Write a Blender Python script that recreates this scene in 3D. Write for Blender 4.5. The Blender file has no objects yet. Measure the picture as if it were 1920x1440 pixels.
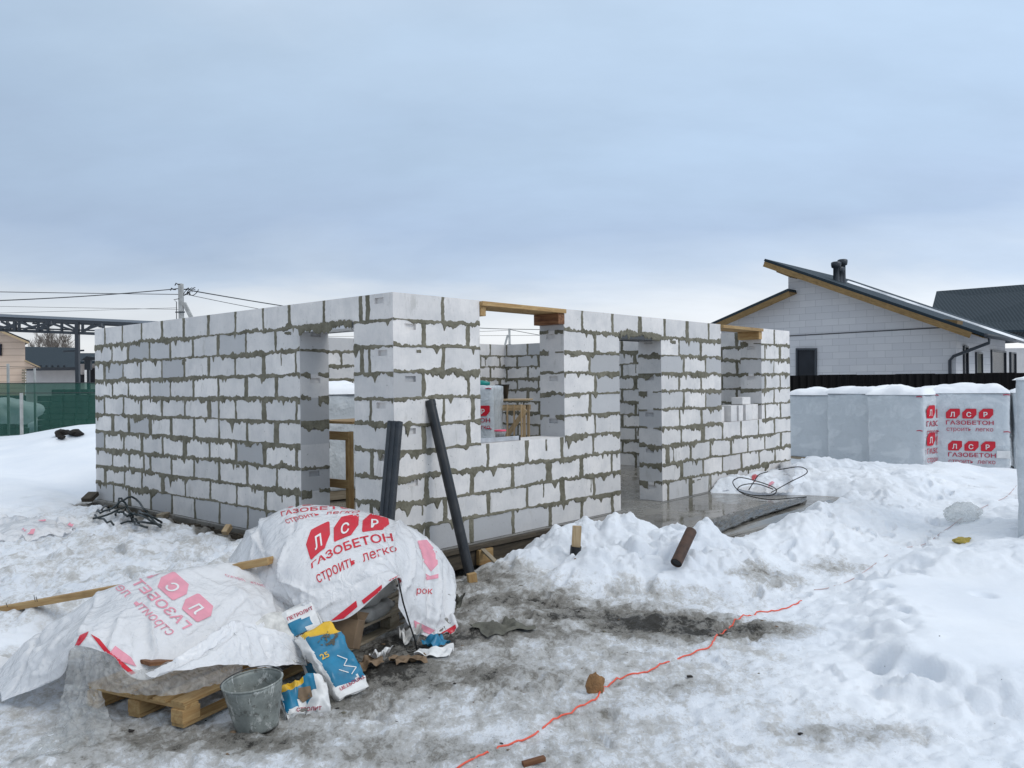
import bpy, bmesh, math, random
import numpy as np
from mathutils import Vector, Matrix
from mathutils.bvhtree import BVHTree
SC = bpy.context.scene
COL = SC.collection
rnd = random.Random(7)

# ------------------------------------------------------------------ camera
F, ROLL, EYE = 1553.0, 0.0105, 1.69          # focal length and roll measured on the 1920x1440 photo
cam_d = bpy.data.cameras.new("camera")
cam_d.sensor_width = 36.0
cam_d.lens = F / 1920 * 36
cam_d.clip_start, cam_d.clip_end = 0.05, 3000
cam = bpy.data.objects.new("camera", cam_d)
COL.objects.link(cam)
cr, sr = math.cos(ROLL), math.sin(ROLL)
cam.matrix_world = Matrix(((cr, sr, 0, 0), (0, 0, -1, 0), (-sr, cr, 0, EYE), (0, 0, 0, 1)))
SC.camera = cam
SC.view_settings.view_transform = 'Standard'
SC.view_settings.look = 'None'
SC.view_settings.exposure = 0.0
SC.view_settings.gamma = 1.0
SC.cycles.max_bounces = 8
SC.cycles.transparent_max_bounces = 12

# ------------------------------------------------------------------ overcast sky and a soft sun
SUN_AZ, SUN_EL = math.radians(122), math.radians(42)   # clockwise from +Y: behind the right shoulder
world = bpy.data.worlds.new("World")
SC.world = world
world.use_nodes = True
wt = world.node_tree
wt.nodes.clear()
def wn(t, **k):
    n = wt.nodes.new(t)
    for a, b in k.items():
        setattr(n, a, b)
    return n
wl = wt.links.new
w_out, w_bg = wn('ShaderNodeOutputWorld'), wn('ShaderNodeBackground')
w_bg.inputs['Strength'].default_value = 0.1
w_sky = wn('ShaderNodeTexSky', sky_type='NISHITA', sun_disc=False, sun_elevation=SUN_EL, sun_rotation=SUN_AZ)
w_tc, w_sep = wn('ShaderNodeTexCoord'), wn('ShaderNodeSeparateXYZ')
wl(w_tc.outputs['Generated'], w_sep.inputs[0])
def wmath(op, a, b=None):
    n = wn('ShaderNodeMath', operation=op)
    for i, x in enumerate((a, b)):
        if x is None:
            continue
        if isinstance(x, (int, float)):
            n.inputs[i].default_value = x
        else:
            wl(x, n.inputs[i])
    return n.outputs[0]
zc = wmath('MAXIMUM', w_sep.outputs['Z'], 0.0)
den = wmath('ADD', zc, 0.30)
cx, cy = wmath('DIVIDE', w_sep.outputs['X'], den), wmath('DIVIDE', w_sep.outputs['Y'], den)
w_cmb = wn('ShaderNodeCombineXYZ')
wl(wmath('MULTIPLY', cx, 0.55), w_cmb.inputs[0]); wl(cy, w_cmb.inputs[1])
w_n1 = wn('ShaderNodeTexNoise'); w_n1.inputs['Scale'].default_value = 1.5
w_n1.inputs['Detail'].default_value = 6; w_n1.inputs['Roughness'].default_value = 0.52
w_n1.inputs['Distortion'].default_value = 0.6
wl(w_cmb.outputs[0], w_n1.inputs['Vector'])
# elevation, nudged by the clouds, picks the grey of the overcast
nz = wmath('MULTIPLY', wmath('SUBTRACT', w_n1.outputs['Fac'], 0.5), wmath('MULTIPLY', zc, 1.1))
ez = wmath('ADD', zc, nz)
w_rmp = wn('ShaderNodeValToRGB')
er = w_rmp.color_ramp
stops = [(0.0, (.88, .89, .905)), (.05, (.85, .875, .905)), (.092, (.73, .785, .855)), (.128, (.52, .625, .775)),
         (.18, (.425, .54, .72)), (.26, (.455, .59, .77)), (.40, (.50, .64, .815)), (.65, (.72, .81, .92)), (1.0, (.88, .9, .92))]
while len(er.elements) < len(stops):
    er.elements.new(0.5)
for e, (p, c) in zip(er.elements, stops):
    e.position = p; e.color = (*c, 1)
wl(ez, w_rmp.inputs[0])
w_n2 = wn('ShaderNodeTexNoise'); w_n2.inputs['Scale'].default_value = 3.4; w_n2.inputs['Detail'].default_value = 8
w_n2.inputs['Roughness'].default_value = 0.6
wl(w_cmb.outputs[0], w_n2.inputs['Vector'])
gain = wmath('ADD', wmath('MULTIPLY', wmath('SUBTRACT', w_n2.outputs['Fac'], 0.5), 0.28), 1.0)
xg = wmath('ADD', wmath('MULTIPLY', w_sep.outputs['X'], 0.22), 1.0)     # brighter towards the hidden sun
gain = wmath('MULTIPLY', wmath('MULTIPLY', gain, xg), 10.8)
w_sc = wn('ShaderNodeVectorMath', operation='SCALE')
wl(w_rmp.outputs[0], w_sc.inputs[0]); wl(gain, w_sc.inputs['Scale'])
w_mix = wn('ShaderNodeMix', data_type='RGBA')
w_mix.inputs[0].default_value = 0.94
wl(w_sky.outputs[0], w_mix.inputs[6]); wl(w_sc.outputs[0], w_mix.inputs[7])
wl(w_mix.outputs[2], w_bg.inputs[0]); wl(w_bg.outputs[0], w_out.inputs[0])

sun_d = bpy.data.lights.new("sun", 'SUN')
sun_d.energy, sun_d.angle, sun_d.color = 0.95, math.radians(24), (1.0, 0.97, 0.93)
sun = bpy.data.objects.new("sun", sun_d)
COL.objects.link(sun)
sd = Vector((math.sin(SUN_AZ) * math.cos(SUN_EL), math.cos(SUN_AZ) * math.cos(SUN_EL), math.sin(SUN_EL)))
sun.rotation_euler = sd.to_track_quat('Z', 'Y').to_euler()
sun.location = (0, 0, 30)

# ------------------------------------------------------------------ helpers
def ray(px, py):
    dx, dy = px - 960, py - 720
    return (dx * cr - dy * sr) / F, (dx * sr + dy * cr) / F
def P(px, py, Y):                                # point seen at a photo pixel at depth Y
    u, v = ray(px, py)
    return Vector((u * Y, Y, EYE - v * Y))
def G(px, py, z=-0.25):                          # point on a level at height z
    u, v = ray(px, py)
    Y = (EYE - z) / v
    return Vector((u * Y, Y, z))
CX, CY = -1.1544, 8.076                          # house corner; dR runs along its right facade, dL along its left one
aR = math.atan2(1377, 1553)
dR = Vector((math.sin(aR), math.cos(aR), 0)); dL = Vector((-math.cos(aR), math.sin(aR), 0)); UP = Vector((0, 0, 1))
def HW(a, b, z):
    return Vector((CX, CY, 0)) + dR * a + dL * b + UP * z
def ab(x, y):
    return (x - CX) * dR.x + (y - CY) * dR.y, (x - CX) * dL.x + (y - CY) * dL.y

def _h(ix, iy, s):
    n = (ix * 374761393 + iy * 668265263 + s * 1442695041).astype(np.int64) & 0x7fffffff
    n = ((n ^ (n >> 13)) * 1274126177) & 0x7fffffff
    return ((n ^ (n >> 16)) & 0xffff) / 65535.0
def vn(x, y, s=0):                               # smooth value noise, -1..1
    x = np.asarray(x, float); y = np.asarray(y, float)
    ix, iy = np.floor(x).astype(np.int64), np.floor(y).astype(np.int64)
    fx, fy = x - ix, y - iy
    fx = fx * fx * fx * (fx * (fx * 6 - 15) + 10); fy = fy * fy * fy * (fy * (fy * 6 - 15) + 10)
    a, b, c, d = _h(ix, iy, s), _h(ix + 1, iy, s), _h(ix, iy + 1, s), _h(ix + 1, iy + 1, s)
    return 2 * (a + (b - a) * fx + (c - a) * fy + (a - b - c + d) * fx * fy) - 1
def fbm(x, y, s=0, o=4, g=.5):
    t, A = 0, 1
    for i in range(o):
        c, n = math.cos(.6 * i), math.sin(.6 * i)
        t = t + A * vn((x * c - y * n) * 2 ** i, (x * n + y * c) * 2 ** i, s + i); A *= g
    return t
def billow(x, y, s=0, o=3, g=.5):                # rounded lumps with creases, 0..1-ish
    t, A = 0, 1
    for i in range(o):
        c, n = math.cos(.9 * i + .3), math.sin(.9 * i + .3)
        t = t + A * np.abs(vn((x * c - y * n) * 2 ** i, (x * n + y * c) * 2 ** i, s + 7 * i)); A *= g
    return t
def domes(x, y, s=0, flat=.75):                  # rounded lumps of random height packed side by side, 0..1
    x = np.asarray(x, float); y = np.asarray(y, float)
    ix, iy = np.floor(x).astype(np.int64), np.floor(y).astype(np.int64)
    out = np.zeros(x.shape)
    for i in (-1, 0, 1):
        for j in (-1, 0, 1):
            cx_, cy_ = ix + i, iy + j
            px_, py_ = cx_ + .15 + .7 * _h(cx_, cy_, s), cy_ + .15 + .7 * _h(cx_, cy_, s + 1)
            r = .55 + .45 * _h(cx_, cy_, s + 2); hh = .35 + .65 * _h(cx_, cy_, s + 3)
            q = ((x - px_) ** 2 + (y - py_) ** 2) / (r * r)
            out = np.maximum(out, hh * np.clip(1 - q, 0, 1) ** flat)
    return out
def sst(e0, e1, x):
    t = np.clip((np.asarray(x, float) - e0) / (e1 - e0), 0, 1)
    return t * t * (3 - 2 * t)
def sdpoly(x, y, pts):                           # signed distance, positive inside
    x = np.asarray(x, float); y = np.asarray(y, float)
    d = np.full(x.shape, 1e9); ins = np.zeros(x.shape, bool)
    n = len(pts)
    for i in range(n):
        x0, y0 = pts[i]; x1, y1 = pts[(i + 1) % n]
        ex, ey = x1 - x0, y1 - y0
        t = np.clip(((x - x0) * ex + (y - y0) * ey) / (ex * ex + ey * ey), 0, 1)
        d = np.minimum(d, np.hypot(x - x0 - t * ex, y - y0 - t * ey))
        if y0 != y1:
            c = ((y0 > y) != (y1 > y)) & (x < (x1 - x0) * (y - y0) / (y1 - y0) + x0)
            ins ^= c
    return np.where(ins, d, -d)

# ------------------------------------------------------------------ materials
class NT:
    def __init__(s, name):
        s.m = bpy.data.materials.new(name); s.m.use_nodes = True
        s.t = s.m.node_tree; s.t.nodes.clear()
        s.out = s.t.nodes.new('ShaderNodeOutputMaterial')
    def n(s, typ, **k):
        nd = s.t.nodes.new('ShaderNode' + typ)
        for a, b in k.items():
            if a.startswith('i_'):
                key = a[2:].replace('_', ' ')
                s.put(nd.inputs[int(key) if key.isdigit() else key], b)
            else:
                setattr(nd, a, b)
        return nd
    def put(s, sock, v):
        if hasattr(v, 'links') or isinstance(v, bpy.types.NodeSocket):
            s.t.links.new(v, sock)
        elif isinstance(v, tuple) and len(v) == 3 and sock.type == 'RGBA':
            sock.default_value = (*v, 1)
        else:
            sock.default_value = v
    def pos(s):
        return s.n('NewGeometry').outputs['Position']
    def obj(s):
        return s.n('TexCoord').outputs['Object']
    def attr(s, name, o='Fac'):
        return s.n('Attribute', attribute_name=name).outputs[o]
    def noise(s, vec, scale, detail=4, rough=.55, dist=0):
        return s.n('TexNoise', i_Vector=vec, i_Scale=scale, i_Detail=detail, i_Roughness=rough, i_Distortion=dist).outputs['Fac']
    def stretch(s, vec, sc):
        return s.n('Mapping', i_Vector=vec, i_Scale=sc).outputs[0]
    def ramp(s, fac, stops, interp='LINEAR'):
        r = s.n('ValToRGB', i_Fac=fac)
        r.color_ramp.interpolation = interp
        while len(r.color_ramp.elements) < len(stops):
            r.color_ramp.elements.new(.5)
        for e, (p, c) in zip(r.color_ramp.elements, stops):
            e.position = p
            e.color = (c, c, c, 1) if isinstance(c, (int, float)) else (*c, 1)
        return r.outputs['Color']
    def mix(s, f, a, b, mode='MIX'):
        nd = s.n('Mix', data_type='RGBA', blend_type=mode)
        s.put(nd.inputs[0], f); s.put(nd.inputs[6], a); s.put(nd.inputs[7], b)
        return nd.outputs[2]
    def math(s, op, a, b=0.0, clamp=False):
        nd = s.n('Math', operation=op, use_clamp=clamp)
        s.put(nd.inputs[0], a); s.put(nd.inputs[1], b)
        return nd.outputs[0]
    def bump(s, h, strength=.3, dist=.01):
        return s.n('Bump', i_Height=h, i_Strength=strength, i_Distance=dist).outputs[0]
    def bsdf(s, col, rough=.6, metal=0.0, normal=None, spec=.5, coat=0.0):
        b = s.n('BsdfPrincipled')
        s.put(b.inputs['Base Color'], col); s.put(b.inputs['Roughness'], rough); s.put(b.inputs['Metallic'], metal)
        s.put(b.inputs['Specular IOR Level'], spec); s.put(b.inputs['Coat Weight'], coat)
        if normal is not None:
            s.put(b.inputs['Normal'], normal)
        return b
    def done(s, sh):
        s.t.links.new(sh.outputs[0] if hasattr(sh, 'outputs') else sh, s.out.inputs[0])
        return s.m

def m_plain(name, col, rough=.6, metal=0., var=.25, scale=6., bump=.15, bd=.004, spec=.5):
    t = NT(name); p = t.obj()
    n = t.noise(p, scale, 5, .6)
    c = t.mix(t.ramp(n, [(.3, 0.), (.7, 1.)]), tuple(x * (1 - var) for x in col), tuple(min(1, x * (1 + var * .6)) for x in col))
    return t.done(t.bsdf(c, t.ramp(n, [(.3, max(.05, rough - .1)), (.7, min(1, rough + .1))]), metal, t.bump(t.noise(p, scale * 8, 3), bump, bd), spec))

def m_wood(name, light, dark, rough=.7):
    t = NT(name); g = t.attr('gc', 'Vector')
    v = t.stretch(g, (1.6, 16, 16))
    n = t.noise(v, 2.2, 5, .6, .8)
    r = t.noise(t.stretch(g, (3, 90, 90)), 1.5, 2)
    k = t.noise(g, 5, 3)
    c = t.mix(t.ramp(n, [(.35, 0.), (.65, 1.)]), dark, light)
    c = t.mix(t.ramp(k, [(.55, 0.), (.8, .55)]), c, tuple(x * .45 for x in dark))
    tone = t.attr('tone')
    c = t.mix(1.0, c, t.ramp(tone, [(0, .55), (1, 1.15)]), 'MULTIPLY')
    return t.done(t.bsdf(c, rough, 0, t.bump(r, .25, .003), .3))

def m_aac():
    t = NT('aerated_concrete'); p = t.pos()
    tone = t.attr('tone')
    c = t.ramp(tone, [(0, (.37, .368, .37)), (.3, (.51, .508, .512)), (.55, (.67, .65, .635)), (1, (.82, .785, .755))])
    n = t.noise(p, 3.2, 6, .62)
    c = t.mix(t.ramp(n, [(.40, 0.), (.70, .55)]), c, (.45, .455, .465))
    n2 = t.noise(p, 22, 6, .7)
    c = t.mix(t.ramp(n2, [(.62, 0.), (.73, .55)]), c, (.36, .35, .335))
    sc = t.noise(t.stretch(p, (5, 5, 30)), 1.6, 5, .7)
    c = t.mix(t.ramp(sc, [(.62, 0.), (.70, .30)]), c, (.42, .415, .40))
    n3 = t.noise(t.stretch(p, (60, 60, 16)), 1, 3)
    c = t.mix(t.ramp(n3, [(.3, .12), (.6, 0.)]), c, (.4, .4, .4))
    sm = t.noise(t.stretch(p, (7, 7, 2.2)), 1, 6, .7, .4)
    c = t.mix(t.ramp(sm, [(.60, 0.), (.68, .45)]), c, (.40, .39, .36))
    ch = t.noise(p, 38, 3, .5)
    c = t.mix(t.ramp(ch, [(.72, 0.), (.735, .75)]), c, (.16, .155, .135))
    pock = t.noise(p, 260, 2)
    return t.done(t.bsdf(c, .92, 0, t.bump(t.math('ADD', pock, t.math('MULTIPLY', n2, 2.0)), .35, .004), .2))

def m_mortar():
    t = NT('mortar'); p = t.pos()
    n = t.noise(p, 7, 6, .65); n2 = t.noise(p, 55, 4, .6)
    c = t.mix(t.ramp(n, [(.33, 0.), (.68, 1.)]), (.100, .093, .064), (.215, .20, .150))
    c = t.mix(t.ramp(n2, [(.5, 0.), (.75, .4)]), c, (.30, .29, .25))
    return t.done(t.bsdf(c, .85, 0, t.bump(t.math('ADD', n2, t.math('MULTIPLY', n, 2.)), .6, .012), .3))

def m_snow_ground():
    t = NT('snow_and_ice'); p = t.pos()
    d = t.attr('dirt'); ic = t.attr('ice')
    nA = t.noise(p, 1.9, 8, .7, .2); nB = t.noise(t.stretch(p, (1, .6, 1)), 10, 8, .76, .25); nC = t.noise(p, 42, 6, .78)
    n = t.math('ADD', t.math('MULTIPLY', nA, .34), t.math('ADD', t.math('MULTIPLY', nB, .42), t.math('MULTIPLY', nC, .24)))
    n = t.math('MULTIPLY', t.math('SUBTRACT', n, .5), 4.6)
    f = t.math('ADD', t.math('MULTIPLY', n, t.ramp(d, [(0., .15), (.2, .8), (.6, 1.)])), t.math('MULTIPLY', d, 1.22))
    f = t.math('MULTIPLY', f, t.ramp(d, [(.015, 0.), (.12, 1.)]), True)
    snow = t.mix(t.ramp(t.noise(p, .8, 5, .6), [(.35, 0.), (.65, 1.)]), (.77, .81, .865), (.85, .878, .915))
    grey = t.mix(t.ramp(nC, [(.3, 0.), (.7, 1.)]), (.40, .395, .38), (.66, .66, .65))
    c = t.mix(t.ramp(f, [(.12, 0.), (.34, 1.)]), snow, grey)
    c = t.mix(t.ramp(f, [(.42, 0.), (.62, 1.)]), c, t.mix(t.ramp(nC, [(.3, 0.), (.7, 1.)]), (.125, .116, .096), (.37, .355, .325)))
    c = t.mix(t.ramp(f, [(.78, 0.), (1., 1.)]), c, (.04, .037, .031))
    # grit and small debris pressed into the trodden snow
    sp = t.noise(p, 48, 4, .62)
    c = t.mix(t.math('MULTIPLY', t.ramp(sp, [(.665, 0.), (.70, .85)]), t.ramp(d, [(.0, .0), (.05, .25), (.3, 1.)])), c, (.075, .065, .048))
    h = t.math('ADD', t.math('MULTIPLY', nB, 1.2), t.math('ADD', t.math('MULTIPLY', nC, .55), t.math('MULTIPLY', t.noise(p, 130, 3), .18)))
    rough = t.mix(t.math('MULTIPLY', ic, t.ramp(nB, [(.4, 1.), (.6, .2)])), (.85, .85, .85), (.25, .25, .25))
    st = t.math('ADD', t.math('MAXIMUM', t.math('MULTIPLY', t.ramp(d, [(0., 0.), (.25, 1.)]), .6), t.math('MULTIPLY', t.attr('lump'), .45)), .20)
    bp = t.n('Bump', i_Height=h, i_Strength=st, i_Distance=.035).outputs[0]
    b = t.bsdf(c, rough, 0, bp, .35)
    return t.done(b)

def m_snow():
    t = NT('snow'); p = t.pos()
    n = t.noise(p, 9, 5, .6)
    return t.done(t.bsdf(t.mix(n, (.82, .85, .89), (.91, .92, .94)), .85, 0, t.bump(n, .3, .03), .3))

def m_film(name, col, trans=.35, clear=0.0, rough=.32, dirt=.2, crinkle=.3, frost=0.):
    t = NT(name); p = t.obj()
    n = t.noise(p, 5, 6, .65); cr_ = t.noise(t.stretch(p, (1, 1.6, .7)), 14, 5, .6, 1.2)
    c = t.mix(t.ramp(n, [(.52, 0.), (.8, dirt)]), col, tuple(x * .5 for x in col))
    c = t.mix(t.ramp(t.noise(p, 60, 3), [(.69, 0.), (.74, dirt * 2.2)]), c, (.1, .095, .08))
    if frost: c = t.mix(t.ramp(t.noise(t.stretch(p, (1, 1, 1.6)), 2.3, 6, .6, .8), [(.48, 0.), (.62, frost)]), c, (.72, .75, .77))
    rg = t.math('ABSOLUTE', t.math('SUBTRACT', t.noise(p, 3.6, 3, .5, .5), .5)); rg2 = t.math('ABSOLUTE', t.math('SUBTRACT', t.noise(t.stretch(p, (1.3, .8, 1)), 8.5, 3, .5, .7), .5))
    bp = t.bump(t.math('ADD', t.math('MULTIPLY', cr_, .5), t.math('ADD', t.math('MULTIPLY', rg, -4.), t.math('MULTIPLY', rg2, -1.8))), crinkle, .014)
    b = t.bsdf(c, rough, 0, bp, .5)
    tr = t.n('BsdfTranslucent', i_Color=c, i_Normal=bp)
    mx = t.n('MixShader', i_0=trans); t.put(mx.inputs[1], b.outputs[0]); t.put(mx.inputs[2], tr.outputs[0])
    if clear > 0:
        tp = t.n('BsdfTransparent', i_Color=(.93, .94, .94))
        m2 = t.n('MixShader')
        t.put(m2.inputs[0], t.ramp(cr_, [(.3, min(1, clear + .18)), (.7, max(0, clear - .18))]))
        t.put(m2.inputs[1], mx.outputs[0]); t.put(m2.inputs[2], tp.outputs[0]); mx = m2
    return t.done(mx)

def m_zinc():
    t = NT('galvanised_steel'); p = t.obj()
    n = t.noise(p, 9, 6, .65); d = t.noise(t.stretch(p, (1, 1, .45)), 16, 6, .7, .6)
    c = t.mix(t.ramp(n, [(.35, 0.), (.65, 1.)]), (.17, .185, .175), (.30, .325, .305))
    c = t.mix(t.ramp(d, [(.56, 0.), (.62, .75)]), c, (.60, .61, .585))
    c = t.mix(t.ramp(t.noise(p, 26, 5, .7), [(.54, 0.), (.64, .8)]), c, (.10, .10, .088))
    return t.done(t.bsdf(c, .55, .25, t.bump(d, .35, .004), .5))

def m_concrete_wet():
    t = NT('wet_concrete'); p = t.pos()
    n = t.noise(p, 1.3, 6, .62, .4); n2 = t.noise(p, 14, 5, .65)
    c = t.mix(t.ramp(n, [(.35, 0.), (.65, 1.)]), (.105, .098, .084), (.24, .226, .20))
    c = t.mix(t.ramp(n2, [(.55, 0.), (.75, .4)]), c, (.26, .25, .23))
    return t.done(t.bsdf(c, t.ramp(n, [(.4, .07), (.62, .34)]), 0, t.bump(n2, .12, .004), .6))

def m_net():
    t = NT('green_net'); p = t.obj()
    n = t.noise(p, 2.2, 5)
    c = t.mix(n, (.006, .045, .034), (.012, .080, .058))
    b = t.bsdf(c, .7, 0, None, .3); tp = t.n('BsdfTransparent', i_Color=(.75, .95, .88))
    mx = t.n('MixShader', i_0=.26); t.put(mx.inputs[1], b.outputs[0]); t.put(mx.inputs[2], tp.outputs[0])
    return t.done(mx)

def m_blockhouse():                              # thin-joint masonry: the joints are a wall-local pattern
    t = NT('pale_block_masonry')
    v = t.attr('gc', 'Vector')
    br = t.n('TexBrick', i_Vector=v, i_Color1=(.60, .595, .60), i_Color2=(.53, .53, .545), i_Mortar=(.36, .36, .37), i_Scale=1.0, i_Bias=.2)
    for k, x in (('Mortar Size', .007), ('Mortar Smooth', .3), ('Brick Width', .625), ('Row Height', .25)):
        br.inputs[k].default_value = x
    br.offset = .38
    n = t.noise(v, 3, 5)
    c = t.mix(t.ramp(n, [(.4, 0.), (.75, .3)]), br.outputs[0], (.5, .5, .51))
    return t.done(t.bsdf(c, .9, 0, None, .2))

def m_clap():
    t = NT('timber_siding'); v = t.attr('gc', 'Vector')
    w = t.n('TexWave', wave_type='BANDS', bands_direction='Z', i_Vector=v, i_Scale=.9, i_Distortion=.15).outputs['Fac']
    c = t.mix(t.noise(t.stretch(v, (1, 1, 8)), 1.2, 4), (.60, .44, .33), (.70, .54, .42))
    c = t.mix(t.ramp(w, [(.0, .5), (.08, 0.)]), c, (.28, .19, .13))
    return t.done(t.bsdf(c, .7))

def m_rib(name, col, scale=2.5, rough=.45, spec=.5):
    t = NT(name); v = t.attr('gc', 'Vector')
    w = t.n('TexWave', wave_type='BANDS', bands_direction='X', i_Vector=v, i_Scale=scale).outputs['Fac']
    c = t.mix(t.ramp(w, [(.0, .35), (.3, 0.)]), col, tuple(x * .5 for x in col))
    return t.done(t.bsdf(c, rough, .0, t.bump(w, .6, .03), spec))

def m_scuffed(name, col, dust):
    t = NT(name); p = t.obj()
    n = t.noise(p, 5, 7, .7); s = t.noise(t.stretch(p, (18, 18, 3)), 3, 5, .7)
    c = t.mix(t.ramp(n, [(.45, 0.), (.75, .45)]), col, dust)
    c = t.mix(t.ramp(s, [(.60, 0.), (.68, .5)]), c, dust)
    return t.done(t.bsdf(c, t.ramp(n, [(.4, .28), (.7, .6)]), 0, t.bump(s, .15, .003), .5))

def m_tank():                                    # grip of glass
    t = NT('dark_glass')
    return t.done(t.bsdf(t.mix(t.noise(t.obj(), 1.5, 2), (.008, .01, .013), (.03, .035, .045)), .22, 0, None, .15))

M = dict(
    aac=m_aac(), mortar=m_mortar(), ground=m_snow_ground(), snow=m_snow(), zinc=m_zinc(), wet=m_concrete_wet(), net=m_net(),
    block=m_blockhouse(), clap=m_clap(), glass=m_tank(),
    pine=m_wood('pine_wood', (.52, .36, .17), (.36, .21, .085)), raw=m_wood('raw_pine_wood', (.60, .46, .29), (.47, .33, .18)),
    fasciaw=m_wood('brown_fascia_wood', (.28, .18, .075), (.17, .105, .04)), grey_wood=m_wood('weathered_wood', (.42, .36, .27), (.27, .22, .15)), oldwood=m_wood('dark_old_wood', (.10, .08, .055), (.045, .037, .028)),
    redwood=m_wood('stained_timber', (.30, .15, .07), (.13, .05, .025)),
    film=m_film('white_plastic_sheet', (.87, .875, .89), .26, .0, .20, .16, .75),
    clear=m_film('clear_polythene', (.78, .785, .775), .5, .58, .10, .22, 1.0),
    wrap=m_film('grey_wrap_film', (.53, .57, .60), .0, .0, .24, .22, .7, .45),
    red=m_plain('red_print', (.56, .004, .022), .38, 0, .12, 8, .1), pink=m_plain('faded_print', (.72, .29, .36), .4, 0, .15, 8, .1),
    darkred=m_plain('crimson_print', (.42, .012, .05), .4, 0, .12, 8, .1),
    white=m_plain('white_paper', (.74, .74, .73), .5, 0, .12, 9, .2), paper=m_plain('dirty_paper', (.62, .61, .58), .6, 0, .35, 14, .3),
    blue=m_plain('blue_print', (.010, .185, .33), .4, 0, .3, 7, .2), yellow=m_plain('yellow_print', (.72, .44, .02), .4, 0, .25, 8, .2),
    kraft=m_plain('kraft_paper', (.20, .135, .08), .7, 0, .3, 9, .3), cement_bag=m_plain('dusty_bag_paper', (.36, .355, .335), .7, 0, .35, 8, .4),
    black_plastic=m_scuffed('black_plastic', (.010, .011, .013), (.045, .047, .05)), steel=m_scuffed('dark_steel', (.022, .027, .033), (.075, .08, .085)),
    iron=m_plain('black_iron', (.02, .02, .02), .5, .3, .3, 20, .2), rust=m_plain('rusty_steel', (.085, .05, .036), .7, .2, .5, 16, .5),
    rock=m_plain('brown_stone', (.30, .16, .065), .8, 0, .4, 12, .6, .02), foam=m_plain('yellow_foam', (.47, .36, .08), .8, 0, .3, 20, .6, .01),
    cord=m_plain('red_orange_cord', (.78, .11, .06), .5, 0, .1, 20, .1), string=m_plain('thin_pink_string', (.55, .42, .41), .6, 0, .2, 20, .1),
    cable=m_plain('green_black_cable', (.014, .024, .026), .35, 0, .3, 20, .1), alu=m_plain('aluminium', (.55, .56, .58), .35, .7, .2, 12, .1),
    teal=m_plain('teal_plastic', (.0, .22, .19), .35, 0, .1, 10, .1), pinklid=m_plain('pink_plastic', (.75, .07, .14), .35, 0, .1, 10, .1),
    charcoal=m_plain('charcoal_metal', (.035, .042, .052), .42, .2, .2, 3, .1), roofdark=m_rib('charcoal_sheet_roof', (.019, .033, .044), 1.6, .6, .2),
    fence=m_rib('black_sheet_fence', (.004, .0036, .004), 3.0, .6, .12), concrete=m_plain('grey_concrete', (.40, .40, .385), .85, 0, .25, 5, .4),
    stucco=m_plain('pale_stucco', (.55, .53, .52), .85, 0, .1, 2, .2), soil=m_plain('dark_earth', (.022, .017, .013), .9, 0, .5, 14, .8, .03),
    bark=m_plain('grey_bark', (.16, .135, .115), .9, 0, .3, 6, .3), debris=m_plain('black_debris', (.035, .028, .024), .8, 0, .5, 25, .8, .02),
    wirem=m_plain('wire_black', (.03, .032, .035), .6, 0, .1, 3, .0), pavers=m_plain('dark_pavers', (.10, .11, .105), .8, 0, .3, 5, .4),
    membrane=m_plain('grey_membrane', (.085, .085, .08), .3, 0, .35, 7, .2),
    rag=m_plain('grey_rag', (.12, .118, .095), .8, 0, .4, 12, .6, .02),
)
# ------------------------------------------------------------------ mesh building
def root_loc(o):
    v = Vector((0, 0, 0))
    while o is not None:
        v = v + Vector(o.location); o = o.parent
    return v
def tag(o, label=None, cat=None, group=None, kind=None):
    for k, v in (('label', label), ('category', cat), ('group', group), ('kind', kind)):
        if v:
            o[k] = v
    return o
def thing(name, label, cat, loc=(0, 0, 0), group=None):
    o = bpy.data.objects.new(name, None)
    o.empty_display_size = .2
    COL.objects.link(o); o.location = loc
    return tag(o, label, cat, group)

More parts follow.
